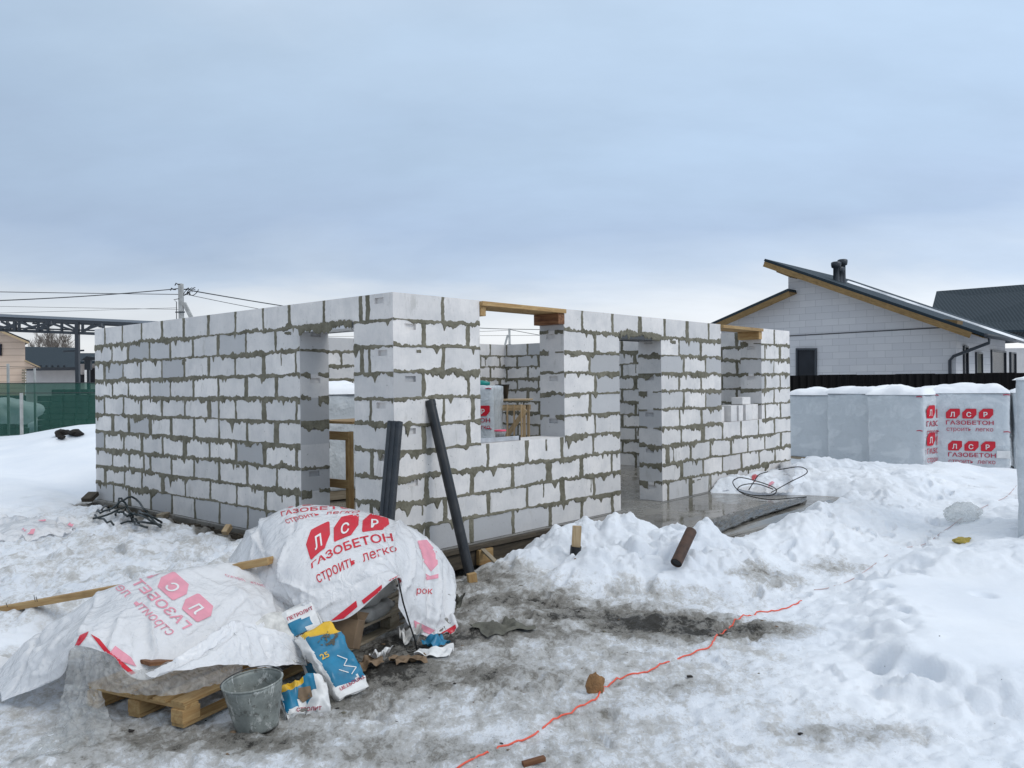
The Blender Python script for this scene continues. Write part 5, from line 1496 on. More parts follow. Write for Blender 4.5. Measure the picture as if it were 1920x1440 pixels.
# indoors
w0 = P(917, 760, 15.2)
wrapped_pallet('wrapped block pallet with red print standing inside behind the big window', (w0.x - .45, w0.y + .40, .02), math.radians(-12), 1.25, .9, 1.50, [('front', .41, .98, .80), ('front', .41, .36, .80)], 0, 25, marks=[('front', (.90,))])
w1 = P(640, 780, 12.3)
wrapped_pallet('wrapped block pallet with snow on top seen inside through the left doorway', (w1.x, w1.y + .5, .02), math.radians(38), 1.4, 1.0, 1.42, [], .16, 29, marks=False)

# ------------------------------------------------------------------ clutter in and around the house
def trestle(label, c, rot, w, d, h, mat, slats=(), brace=True):
    t = thing('wooden_trestle', label, 'trestle', (0, 0, 0))
    for sx in (-1, 1):
        for sy in (-1, 1):
            mb = MB(); mb.board((sx * (w / 2 - .04), sy * (d / 2 - .04), 0), (sx * (w / 2 - .04), sy * (d / 2 - .04), h - .12), .09, .045, Vector((1, 0, 0))); mb.build('leg', [mat], t, bevel=.003)
    for sy in (-1, 1):
        for z in (h - .17, h * .42):
            mb = MB(); mb.board((-w / 2, sy * (d / 2 + .005), z), (w / 2, sy * (d / 2 + .005), z), .03, .10); mb.build('rail', [mat], t, bevel=.003)
    n = 3
    for k in range(n):
        mb = MB(); y = -d / 2 + d * (k + .5) / n; mb.board((-w / 2 - .05, y, h - .015), (w / 2 + .05, y, h - .015), d / n - .01, .03); mb.build('top_board', [mat], t, bevel=.003)
    if brace:
        mb = MB(); mb.board((-w / 2, -d / 2 - .03, .3), (w / 2, -d / 2 - .03, h - .2), .02, .09); mb.build('brace', [mat], t, bevel=.003)
    for x in slats:
        mb = MB(); mb.board((x, -d / 2 - .05, .1), (x, -d / 2 - .05, h - .10), .02, .10, Vector((0, 1, 0))); mb.build('slat', [mat], t, bevel=.003)
    t.location = c; t.rotation_euler = (0, 0, rot); return t
p = P(642, 786, 9.9)
trestle('pine trestle standing inside just behind the left doorway', (p.x + .12, p.y + .30, 0), math.radians(-38), .62, .8, 1.27, 'pine', (), False)
p = P(957, 749, 15.8)
trestle('slatted pale trestle inside the house behind the big window', (p.x + .02, p.y + .35, 0), math.radians(-10), .66, .6, 1.40, 'raw', (-.02, .11, .25))
p = P(942, 747, 15.9)
mb = MB(); mb.lathe([(0, .01), (.10, 0), (.135, .26), (.142, .265), (.142, .28), (.13, .28), (.10, .03), (0, .03)], (p.x, p.y + .25, 1.405), 30)
mb.build('black_bucket', ['black_plastic'], None, smooth=True, origin=(p.x, p.y + .25, 1.405)); tag(bpy.data.objects['black_bucket'], 'black plastic bucket standing on the slatted trestle indoors', 'bucket')
p = P(906, 720, 15.3)
mb = MB(); mb.tube([(p.x - .25, p.y + .15, 1.70), (p.x - .02, p.y + .13, 1.71), (p.x + .12, p.y + .12, 1.70)], [.05, .055, .03], 14); mb.build('teal_roll', ['teal'], None, smooth=True, origin=tuple(p))
tag(bpy.data.objects['teal_roll'], 'teal plastic roll lying on top of the printed pallet indoors', 'roll')
# on the sill of the big window
s = HW(1.72, .17, 1.042)
tub = thing('clear_tub', 'clear plastic tub with a pink lid on the sill of the big window', 'tub', s)
mb = MB(); mb.lathe([(0, .002), (.052, .002), (.066, .115)], s, 26); mb.lathe([(.062, .115), (.050, .008)], s, 26); mb.build('tub', ['clear'], tub, smooth=True)
mb = MB(); mb.lathe([(0, .01), (.05, .01), (.056, .075), (0, .08)], s, 20); mb.build('contents', ['iron'], tub, smooth=True)
mb = MB(); mb.lathe([(0, .128), (.066, .127), (.071, .118), (.071, .110), (.067, .110)], s, 26); mb.build('lid', ['pinklid'], tub, smooth=True)
mb = MB(); a_, b_ = HW(1.235, .09, 1.068), HW(1.93, .06, 1.068); mb.board(a_, b_, .022, .05); o = mb.build('spirit_level', ['alu'], None, bevel=.002, origin=tuple(a_)); tag(o, 'aluminium spirit level lying along the sill of the big window', 'level')
mb = MB()
for k in (-1, 1): mb.board(b_ - dR * .02 + UP * .0, b_ + dR * .003, .025, .054)
mb.build('end_cap', ['black_plastic'], o)
# spare blocks standing in the opening of the small window, and one laid behind them
for k, (t0, w, b0, dep, h, lab) in enumerate(((6.80, .21, .09, .24, .245, 'cut white block at the left of the row in the small window'), (7.08, .20, .01, .25, .26, 'bright white cut block second in the row in the small window'), (7.38, .17, .03, .25, .255, 'narrow white cut block in the middle of the row in the small window'),
        (7.62, .24, .02, .25, .26, 'white cut block fourth in the row in the small window'), (7.95, .20, .05, .3, .26, 'white cut block at the right jamb in the row in the small window'))):
    mb = MB(); mb.box(HW(t0 + w / 2, b0 + dep / 2, 1.043 + h / 2), (w, dep, h), Matrix((dR, dL, UP)).transposed() @ Matrix.Rotation(rnd.uniform(-.09, .09), 3, 'Z'), 0, rnd.uniform(.75, 1))
    o = mb.build('loose_block', ['aac'], None, bevel=.004, origin=tuple(HW(t0 + w / 2, b0 + dep / 2, 1.043))); tag(o, lab, 'block', 'spare blocks in the small window')
mb = MB(); mb.box(HW(7.74, .16, 1.308 + .06), (.30, .2, .12), Matrix((dR, dL, UP)).transposed(), 0, .9)
o = mb.build('loose_block', ['aac'], None, bevel=.004, origin=tuple(HW(7.74, .16, 1.31))); tag(o, 'thin white block lying on top of the row in the small window', 'block', 'spare blocks in the small window')
# torn film and springy rods on the porch
pf = P(1420, 905, 12.6)
def surf_at(px, py):                             # like ground_at, but on the porch slab where that is higher
    p = ground_at(px, py); q = G(px, py, 0.)
    a, b = ab(q.x, q.y)
    return q if 2.55 < a < 9.3 and -1.9 < b < .2 and gz(q.x, q.y) < 0 else p
FM = [[(1336, 909, 0), (1385, 898, .12), (1440, 892, .22), (1496, 890, .18)], [(1340, 914, .03), (1385, 906, .20), (1440, 902, .34), (1492, 902, .2)], [(1348, 920, .03), (1390, 916, .16), (1440, 916, .25), (1490, 914, .12)], [(1356, 926, .01), (1392, 927, .03), (1440, 930, .04), (1486, 928, .03)]]
X = net([[surf_at(q[0], q[1]) + UP * (q[2] + .02) for q in r] for r in FM], 44, 76)
X = crumple(X[::2, ::2], .10, 130, .025, 66, .08, .015); X = np.einsum('ai,ijk,bj->abk', cr_mat(22, 44), X, cr_mat(38, 76)); X = creases(X, 60, 14, (.02, .05), (.03, .07), (.2, .7), .5)
fm = thing('plastic_film', 'crumpled white film with bright red print on the porch by the facade', 'plastic film', pf)
sheet('sheet', X, 'film', fm); bv = bvh_of(X)
drape('red_print', [poly_px([(1411, 884), (1425, 880), (1422, 892), (1416, 907), (1407, 909), (1410, 896)], 0, 3)], bv, fm, ['red'], .02, .4)
drape('red_print', [poly_px([(1448, 890), (1462, 888), (1454, 904), (1440, 914), (1444, 900)], 0, 3)], bv, fm, ['pink'], .02, .4)
rd = thing('bent_rods', 'thin black bent rods sprung in a loop on the porch', 'rod', P(1430, 930, 11.8))
def rodl(pts):
    c = np.array([tuple(P(q[0], q[1], surf_at(q[0], q[2]).y) + UP * .02) for q in pts]); Q = cr_mat(len(c), 40) @ c
    mb = MB(); mb.tube([tuple(q) for q in Q], .0075, 6); mb.build('rod', ['iron'], rd, smooth=True)
rodl([(1384, 898, 934), (1374, 906, 934), (1382, 920, 934), (1400, 931, 935), (1440, 939, 939), (1480, 937, 937), (1512, 934, 934)])
rodl([(1376, 902, 933), (1390, 898, 933), (1420, 905, 933), (1448, 915, 933), (1456, 923, 934), (1446, 931, 934), (1412, 931, 933), (1384, 922, 931), (1392, 912, 931), (1420, 910, 931), (1450, 920, 932)])
rodl([(1446, 926, 934), (1480, 907, 932), (1513, 889, 932), (1500, 878, 930), (1460, 883, 928)])
rodl([(1404, 921, 932), (1416, 902, 930), (1424, 892, 928), (1440, 887, 926)])
# film caught on the edge of the porch
ED = [[(1318, 978), (1360, 966), (1420, 950), (1470, 940), (1514, 932)], [(1308, 992), (1352, 982), (1410, 964), (1462, 950), (1512, 937)], [(1302, 1004), (1346, 996), (1400, 976), (1450, 959), (1506, 942)], [(1304, 1013), (1340, 1010), (1394, 988), (1444, 968), (1498, 947)]]
X = net([[G(q[0], q[1], (.012, .02, .022, -.09)[i]) for q in r] for i, r in enumerate(ED)], 50, 120)
X = crumple(X[::2, ::3], .07, 110, .03, 71, .08, .006, False); X = np.einsum('ai,ijk,bj->abk', cr_mat(25, 60), X, cr_mat(40, 150))
X = creases(X, 46, 15, (.012, .035), (.02, .04), (.2, .9), 1.3); X[..., 2] = np.maximum(X[..., 2], np.where(np.linspace(0, 1, 60)[:, None] < .8, .003, -.2))
o = sheet('dark_membrane', X, 'membrane', None); tag(o, 'grey membrane crumpled along the front edge of the porch slab', 'membrane')
c = ground_at(1806, 976)
bm = bmesh.new(); bmesh.ops.create_icosphere(bm, subdivisions=5, radius=1); V = np.array([tuple(v.co) for v in bm.verts]); Fc = np.array([[v.index for v in f.verts] for f in bm.faces]); bm.free()
rr = 1 + .22 * fbm(V[:, 0] * 1.3 + 5, V[:, 1] * 1.3 + V[:, 2], 6, 2) - .20 * np.abs(fbm(V[:, 0] * 2.2 + V[:, 2] * 1.5, V[:, 1] * 2.2 - V[:, 2], 16, 3))
V = V * rr[:, None] * np.array([.24, .18, .13]) + np.array([c.x, c.y, c.z + .09])
o = npmesh('crumpled_polythene', V, Fc, ['clear'], None, smooth=True, origin=tuple(c)); tag(o, 'ball of crumpled clear polythene on the snow at the right', 'polythene')

# ------------------------------------------------------------------ the finished neighbour house on the right
g0 = Vector((10.75, 32, 0)); dB = Vector((.748, -.663, 0)).normalized(); dN = Vector((.663, .748, 0)).normalized()
def on_plane(px, py, o, d):                      # pixel ray met with the vertical plane through o along d
    u, v = ray(px, py)
    t = (u * o.y - o.x) / (d.x - u * d.y); Y = o.y + t * d.y
    return Vector((u * Y, Y, EYE - v * Y))
gp = lambda x, y, back=0.: on_plane(x, y, g0 + dN * back, dB)
nh = thing('block_house', 'pale block house with a dark split gable roof behind the black fence', 'house', gp(1600, 720))
def gc_plane(o, d):
    return lambda vs: [((Vector(v) - o).dot(d), (Vector(v) - o).dot(UP), (Vector(v) - o).dot(dN)) for v in vs]
c_r = gp(1792, 620)
wall_pts = [gp(1352, 740), gp(1800, 740), gp(1792, 618), gp(1766, 604), gp(1478, 512), gp(1478, 552), gp(1352, 607)]
wall_pts[0].z = wall_pts[1].z = -.3
wall_pts[1].x, wall_pts[1].y = wall_pts[2].x, wall_pts[2].y
mb = MB()
front = [(Vector(p)) for p in wall_pts]
mb.add(front, [tuple(range(7))[::-1]], 0, .5, gc_plane(g0, dB)(front))
cR, cRt = wall_pts[1], wall_pts[2]
side = [cR, cR + dN * 7.7, cRt + dN * 7.7, cRt]
mb.add(side, [(0, 1, 2, 3)], 0, .5, [((Vector(v) - cR).dot(dN), v.z, 0) for v in side])
for i in range(7):
    a_, b_ = front[i], front[(i + 1) % 7]
    if i not in (0, 1): mb.quad(a_ + dN * .02, b_ + dN * .02, b_ + dN * 7.7, a_ + dN * 7.7)
mb.add([p + dN * 7.7 for p in front], [tuple(range(7))])
mb.build('wall', ['block'], nh)
mb = MB(); mb.board(gp(1478, 630) - dN * .012, gp(1772, 614) - dN * .012, .02, .035); mb.build('belt_course', ['wirem'], nh)
fo = -0.75
A_, B_ = gp(1434, 485, fo), gp(1846, 625, fo)
dn = (B_ - A_).normalized(); nrm = dn.cross(dN).normalized()
if nrm.z < 0: nrm = -nrm
mb = MB(); ff = [A_, B_, B_ - nrm * .10, A_ - nrm * .10]
mb.prism(ff, dN * 9.2, g=lambda vs: [((Vector(v) - A_).dot(dN), (Vector(v) - A_).dot(dn), (Vector(v) - A_).dot(nrm)) for v in vs])
roof = mb.build('roof', ['roofdark'], nh)
mb = MB(); mb.board(A_ - nrm * .20 + dn * .05 - dN * .01, B_ - nrm * .20 - dn * .35 - dN * .01, .035, .20, nrm); mb.build('fascia', ['fasciaw'], nh)
mb = MB(); mb.prism([A_ - nrm * .13 + dN * .05, B_ - nrm * .13 + dN * .05, B_ - nrm * .16 + dN * .05, A_ - nrm * .16 + dN * .05], dN * .7); mb.build('soffit', ['fasciaw'], nh)
A2_, B2_ = gp(1477, 541, fo), gp(1318, 612, fo)
dn2 = (B2_ - A2_).normalized(); nr2 = dn2.cross(dN).normalized(); nr2 = nr2 if nr2.z > 0 else -nr2
mb = MB(); mb.prism([A2_, B2_, B2_ - nr2 * .10, A2_ - nr2 * .10], dN * 9.2, g=lambda vs: [((Vector(v) - A2_).dot(dN), (Vector(v) - A2_).dot(dn2), 0) for v in vs]); mb.build('roof', ['roofdark'], nh)
mb = MB(); mb.board(A2_ - nr2 * .22 - dN * .01, B2_ - nr2 * .22 - dN * .01, .035, .22, nr2); mb.build('fascia', ['fasciaw'], nh)
mb = MB(); mb.prism([A2_ - nr2 * .12 + dN * .05, B2_ - nr2 * .12 + dN * .05, B2_ - nr2 * .15 + dN * .05, A2_ - nr2 * .15 + dN * .05], dN * .7); mb.build('soffit', ['fasciaw'], nh)
for a_, b_ in (((1464, 508), (1490, 518)), ((1766, 603), (1800, 606))):
    mb = MB(); mb.board(gp(*a_, -.3), gp(*b_, -.3), .7, .16); mb.build('rafter_end', ['fasciaw'], nh)
# snow strip left on the roof, vents, gutter and downpipe
mb = MB()
Q = A_ + dN * 4.2 + nrm * .012
ns = 40; vs = []
for i in range(ns):
    t = i / (ns - 1); l = 1.8 + 8.2 * t; w = max(.01, .02 + .30 * vn(np.array([l * .9]), np.array([2.]), 4)[0] + .12 * vn(np.array([l * 4]), np.array([2.]), 6)[0])
    for s_, h in ((-w, 0), (-w * .5, .07), (w * .5, .07), (w, 0)): vs.append(Q + dn * l + dN * s_ + nrm * h)
mb.add(vs, [(i * 4 + k, i * 4 + k + 1, i * 4 + k + 5, i * 4 + k + 4) for i in range(ns - 1) for k in range(3)]); mb.build('roof_snow', ['snow'], nh, smooth=True)
for px, py, back, h in ((1568, 522, 1.5, .78), (1580, 520, 2.0, .95), (1574, 522, 1.8, .62)):
    r_ = gp(px, py, back); s0 = (Vector(r_) - A_); zt = (A_ + dn * (s0.dot(dB) / dn.dot(dB))).z
    b0 = Vector((r_.x, r_.y, zt - .05))
    mb = MB(); mb.lathe([(.13, 0), (.115, .1), (.11, h - .25), (.17, h - .22), (.19, h - .12), (.19, h - .03), (.14, h), (0, h + .01)], b0, 18); mb.build('roof_vent', ['charcoal'], nh, smooth=True)
mb = MB(); e0 = B_ + dn * .05 - UP * .06; mb.tube([e0, e0 + dN * 9.2], .075, 10); mb.build('gutter', ['charcoal'], nh, smooth=True)
mb = MB(); mb.tube([e0 + dN * .4, e0 + dN * .4 - UP * .22, gp(1788, 668, -.12), gp(1781, 676, -.12), Vector((*gp(1781, 690, -.12).xy, -.2))], .055, 12); mb.build('downpipe', ['charcoal'], nh, smooth=True)
w_ = [gp(1493, 653), gp(1532, 653), gp(1532, 712), gp(1493, 712)]
def window(quad, dpt, name='window', mat='glass', frame=.07, label=None):
    a_, b_, c_, d_ = (Vector(q) for q in quad)
    f = MB()
    x = (b_ - a_).normalized()
    f.board((a_ + b_) / 2 - (b_ - a_) / 2 - UP * frame / 2 - dpt * .02, b_ - UP * frame / 2 - dpt * .02, .09, frame); f.board(d_ + UP * frame / 2 - dpt * .02, c_ + UP * frame / 2 - dpt * .02, .09, frame)
    f.board(a_ + x * frame / 2 - UP * frame - dpt * .02, d_ + x * frame / 2 + UP * frame - dpt * .02, .09, frame, x); f.board(b_ - x * frame / 2 - UP * frame - dpt * .02, c_ - x * frame / 2 + UP * frame - dpt * .02, .09, frame, x)
    o = f.build(name, ['charcoal'], nh)
    m_ = MB(); m_.quad(*(q - dpt * .012 for q in (a_, b_, c_, d_))); m_.build('pane', [mat], o)
    return o
window(w_, dN)
sp_ = lambda px, py: on_plane(px, py, cR, dN)
for x0, x1, y0, nm, mt in ((1805, 1813, 648, 'window', 'glass'), (1828, 1840, 660, 'door', 'rag'), (1857, 1884, 656, 'window', 'glass'), (1893, 1903, 660, 'window', 'glass')):
    q = [sp_(x0, y0), sp_(x1, y0 + (x1 - x0) * .05), sp_(x1, 712), sp_(x0, 712)]
    q[3].x, q[3].y = q[0].x, q[0].y; q[2].x, q[2].y = q[1].x, q[1].y; q[1].z = q[0].z; q[2].z = q[3].z = .35
    window(q, -dB, nm, mt, .06)
# black profiled fence in front of it
f0, f1 = P(1440, 703, 25.6), P(1990, 692, 24.0)
fx = (f1 - f0); fx.z = 0; fl_ = fx.length; fx.normalize(); fy = Vector((-fx.y, fx.x, 0))
f0 -= fx * 4; fl_ += 10
fn_ = thing('metal_fence', 'black profiled metal fence before the pale block house', 'fence', f0)
n = int(fl_ / .055); vs, fs = [], []
for i in range(n + 1):
    l = fl_ * i / n; d = .018 * (1 if i % 4 in (0, 1) else -1); q = f0 + fx * l + fy * d
    ztop = 1.86 + .012 * (i // 20 % 2)
    vs += [Vector((q.x, q.y, -.4)), Vector((q.x, q.y, ztop))]
mb = MB(); mb.add(vs, [(2 * i, 2 * i + 2, 2 * i + 3, 2 * i + 1) for i in range(n)]); mb.build('sheet_panel', ['fence'], fn_)
for z in (.4, 1.6):
    mb = MB(); q = f0 + fy * .06; mb.board(Vector((q.x, q.y, z)), Vector((q.x, q.y, z)) + fx * fl_, .04, .04); mb.build('rail', ['charcoal'], fn_)
# dark roofed house farther back
rh = thing('dark_roofed_house', 'house with a big dark sheet metal roof at the right edge behind', 'house', P(1850, 650, 52))
R0, R1 = P(1756, 546, 52), P(2040, 524, 50)
e0_, e1_ = P(1742, 640, 46), P(2050, 640, 44)
E0, E1 = P(1736, 622, 46.5), Vector((R1.x, R1.y - 5.5, 0)); E1.z = E0.z
mb = MB(); nn = (R1 - R0).cross(E0 - R0).normalized(); nn = nn if nn.z > 0 else -nn; rx_ = (R1 - R0).normalized()
gcr = lambda vs: [((Vector(v) - R0).dot(rx_), 0, (Vector(v) - R0).z) for v in vs]
mb.prism([R0, R1, E1, E0], -nn * .12, g=gcr); mb.build('roof', ['roofdark'], rh)
mb = MB(); mb.prism([R0, R1, R1 + Vector((3.2, 5.5, -3.2)), R0 + Vector((3.2, 5.5, -3.2))], Vector((0, 0, -.12)), g=gcr); mb.build('roof', ['roofdark'], rh)
mb = MB(); mb.prism([Vector((E0.x + .6, E0.y + .6, -.5)), Vector((E1.x, E1.y + .6, -.5)), Vector((E1.x, E1.y + .6, 3.4)), Vector((E0.x + .6, E0.y + .6, 3.4))], Vector((5.0, 9.4, 0))); mb.build('wall', ['stucco'], rh)

# ------------------------------------------------------------------ the left background
# carport truss on posts
ct = thing('carport', 'dark steel carport with a latticed truss and flat roof at the left', 'carport', P(145, 740, 30))
def beam(a, b, w=.09, name='beam', mat='charcoal', wd=None):
    mb = MB(); mb.board(P(*a), P(*b), wd or w, w); return mb.build(name, [mat], ct)
Yc = 30.
tw = lambda px: (Yc + (px - 145) * .004)
beam((-420, 602, 28.2), (186, 620, tw(186)), .05, 'bottom_chord'); beam((-420, 586, 28.2), (250, 607, tw(250)), .07, 'top_chord')
beam((-420, 602.5, 28.25), (186, 626, tw(186)), .10, 'bottom_chord')
nodes = [-44, 0, 28, 72, 90, 116, 145, 168, 196]
yt = lambda x: 601 + (x + 60) * .0285
yb = lambda x: 614 + (x + 60) * .032
for x in (-30, 28, 36, 72, 90, 116, 155, 194):
    beam((x, yt(x), tw(x)), (x, yb(x) + 3, tw(x)), .10 if x in (28, 145) else .075, 'web_strut')
for a, b, s in ((-44, 20, 1), (0, 44, 0), (2, 30, 1), (38, 72, 1), (44, 92, 0), (72, 90, 0), (92, 140, 1), (76, 104, 0), (122, 148, 1), (152, 190, 0), (158, 176, 0)):
    y0, y1 = (yt, yb) if s else (yb, yt)
    beam((a, y0(a), tw(a)), (b, y1(b), tw(b)), .075, 'web_diagonal')
ra, rb = P(-420, 575, 28.6), P(274, 606, 30.8)
mb = MB(); mb.prism([ra, rb, rb + Vector((-.3, 7, .50)), ra + Vector((-.3, 7, .52))], UP * -.06); mb.build('roof', ['charcoal'], ct)
mb = MB(); mb.board(ra - UP * .08, rb - UP * .08, .08, .16); mb.build('edge_beam', ['charcoal'], ct)
q = P(145, 622, tw(145)); mb = MB(); mb.board(Vector((q.x, q.y, -.2)), Vector((q.x, q.y, 4.1)), .13, .13, Vector((0, 1, 0))); mb.build('post', ['charcoal'], ct)
mb = MB(); mb.board(P(118, 659, 30.3), P(158, 657, 30.6), .06, .06); mb.build('bracket', ['charcoal'], ct)
for px, py in ((14, 607), (45, 606), (66, 606), (96, 608), (190, 612)):
    mb = MB(); q = P(px, py, 29.8); mb.lathe([(.04, .12), (.05, .05), (.10, 0), (.10, -.03), (0, -.05)], q, 12); mb.build('lamp', ['charcoal'], ct, smooth=True)
# green privacy net on posts
gf0, gf1 = P(-420, 721, 24.5), P(240, 717, 26.5)
gn = thing('net_fence', 'green privacy net fence on thin posts at the left behind the drift', 'fence', P(60, 760, 26))
n = 110; vs = []
for i in range(n + 1):
    q = gf0.lerp(gf1, i / n); d = .03 * math.sin(i * .9) + .02 * math.sin(i * 2.3)
    vs += [Vector((q.x, q.y + d, -.3)), Vector((q.x, q.y + d * .5, .75)), Vector((q.x, q.y + d * .3, q.z + .01 * math.sin(i * 1.7)))]
mb = MB(); mb.add(vs, [(3 * i + k, 3 * i + 3 + k, 3 * i + 4 + k, 3 * i + 1 + k) for i in range(n) for k in (0, 1)]); mb.build('net', ['net'], gn)
mb = MB(); mb.tube([gf0 - Vector((0, .02, 0)), gf1 - Vector((0, .02, 0))], .012, 5); mb.build('top_wire', ['wirem'], gn)
mb = MB(); q0_, q1_ = P(-420, 739, 24.4), P(240, 736, 26.4); mb.tube([q0_, q1_], .012, 5); mb.build('middle_wire', ['wirem'], gn)
for px, top, w, mt in ((40, 737, .07, 'concrete'), (-170, 737, .07, 'concrete'), (-380, 737, .07, 'concrete'), (15, 682, .06, 'concrete'), (65, 690, .05, 'concrete')):
    q = P(px, top, 25.45 if px == 40 else 25.0 if px < -200 else 25.2 if px < 0 else 26.4); mb = MB(); mb.board(Vector((q.x, q.y, -.4)), q, w, w, Vector((0, 1, 0))); mb.build('post', [mt], gn)
mb = MB(); mb.tube([P(-60, 686, 26.4), P(130, 690, 26.7)], .008, 5); mb.build('upper_wire', ['wirem'], gn)
# stacks of pavers and a snow-covered heap behind the net
def paver_stack(label, a, b, ytop, Y, rows=5):
    q, r_ = P(a, ytop, Y), P(b, ytop, Y + .4)
    t = thing('paver_stack', label, 'paver stack', (q.x, q.y, 0), 'paver stacks behind the green net')
    mb = MB(); h = (q.z - 0.) / rows
    for k in range(rows):
        x = 0
        L = (r_ - q).length; d = (r_ - q).normalized(); d.z = 0
        while x < L:
            w = rnd.uniform(.38, .46); p_ = q + d * (x + w / 2); mb.box((p_.x, p_.y + .3, h * (k + .5)), (w * .95, .7, h * .92)); x += w
    mb.build('pavers', ['pavers'], t); return t
paver_stack('long dark stack of pavers behind the green net', 70, 240, 742, 28.5, 7)
paver_stack('small dark stack of pavers at the left edge behind the net', -40, 26, 742, 30, 6)
paver_stack('flat dark stack on top of the long pavers behind the net', 96, 160, 730, 31.5, 8)
bm = bmesh.new(); bmesh.ops.create_uvsphere(bm, u_segments=40, v_segments=20, radius=1); V = np.array([tuple(v.co) for v in bm.verts]); Fc = [tuple(v.index for v in f.verts) for f in bm.faces]; bm.free()
q = P(18, 770, 27.6); V = V * (1 + .18 * fbm(V[:, 0] * 2 + 3, V[:, 1] * 2 + V[:, 2], 6, 3))[:, None] * np.array([.98, .7, .42]) + np.array(tuple(q))
o = npmesh('covered_heap', V, Fc, ['snow'], None, smooth=True, origin=tuple(q)); tag(o, 'snow covered rounded heap behind the green net at the left edge', 'heap')
# timber house, dark roofed house, a low house and bare trees
th = thing('timber_house', 'pale timber clad house with a gable cut off at the left edge', 'house', P(20, 720, 44))
Yt = 44.
wl_ = [P(-120, 740, Yt), P(47, 740, Yt), P(47, 640, Yt), P(-40, 603, Yt), P(-120, 630, Yt)]
for q in wl_[:2]: q.z = -.3
gct = lambda vs: [(Vector(v).x, Vector(v).y, Vector(v).z) for v in vs]
mb = MB(); mb.prism(wl_, Vector((-5.4, 8, 0)), g=gct); mb.build('wall', ['clap'], th)
mb = MB(); mb.prism([P(-40, 599, 43.4), P(56, 639, 43.4), P(56, 642, 43.4), P(-40, 602, 43.4), P(-136, 640, 43.4), P(-136, 637, 43.4)], Vector((-6.2, 9, 0))); mb.build('roof', ['roofdark'], th)
mb = MB(); mb.board(P(-39, 604, 43.35), P(54, 643, 43.35), .05, .10); mb.build('fascia', ['raw'], th)
mb = MB(); mb.prism([P(46, 674, 43), P(76, 688, 43), P(76, 690, 43), P(46, 677, 43)], Vector((-.3, .5, 0))); mb.build('porch_roof', ['raw'], th)
mb = MB(); mb.prism([P(46, 678, 43.3), P(70, 690, 43.3), P(47, 691, 43.3)], Vector((-.2, .4, 0)), g=gct); mb.build('porch_gable', ['clap'], th)
for k in range(6):
    mb = MB(); y = 694 + k * 5; mb.board(P(43, y, 43.9), P(47.5, y, 43.9), .2, .09); mb.build('log_end', ['grey_wood'], th)
mb = MB(); mb.board(P(-8, 656, 43.95), P(3, 656, 43.95), .06, .62); mb.build('window', ['glass'], th)
dh = thing('slate_roofed_house', 'low pale house with a dark blue grey roof behind the carport post', 'house', P(100, 700, 60))
mb = MB(); rp = [P(46, 691, 58), P(162, 690, 58), P(145, 652, 63), P(47, 650, 63)]
mb.prism(rp, UP * -.15, g=gct); mb.build('roof', ['roofdark'], dh)
mb = MB(); mb.prism([Vector((*P(48, 700, 59).xy, -.3)), Vector((*P(160, 700, 59).xy, -.3)), P(160, 691, 59), P(48, 692, 59)], Vector((0, 7, 0))); mb.build('wall', ['stucco'], dh)
mb = MB(); mb.board(P(46, 692, 57.9), P(162, 691, 57.9), .15, .20); mb.build('gutter', ['charcoal'], dh)
for k in range(6):
    mb = MB(); mb.board(P(64 + k * 11, 687, 58.3), P(66.5 + k * 11, 687, 58.3), .1, .16); mb.build('snow_guard', ['charcoal'], dh)
lh = thing('low_house', 'low house with a pale porch half hidden at the left end of the block wall', 'house', P(168, 700, 50))
mb = MB(); mb.prism([Vector((*P(147, 700, 50).xy, -.3)), Vector((*P(215, 700, 50).xy, -.3)), P(215, 672, 50), P(147, 676, 50)], Vector((0, 6, 0))); mb.build('wall', ['stucco'], lh)
mb = MB(); mb.prism([P(140, 678, 49), P(220, 676, 49), P(220, 662, 52), P(148, 662, 52)], UP * -.15, g=gct); mb.build('roof', ['roofdark'], lh)
mb = MB(); mb.board(P(166, 705, 49.9), P(200, 705, 49.9), .05, .9); mb.build('window', ['glass'], lh)
mb = MB(); mb.board(P(149, 710, 49.8), P(160, 710, 49.8), .05, .5); mb.build('window', ['glass'], lh)
mb = MB(); q = P(162, 690, 49); mb.board(Vector((q.x, q.y, -.3)), P(162, 676, 49), .16, .16, Vector((0, 1, 0))); mb.build('porch_post', ['white'], lh)
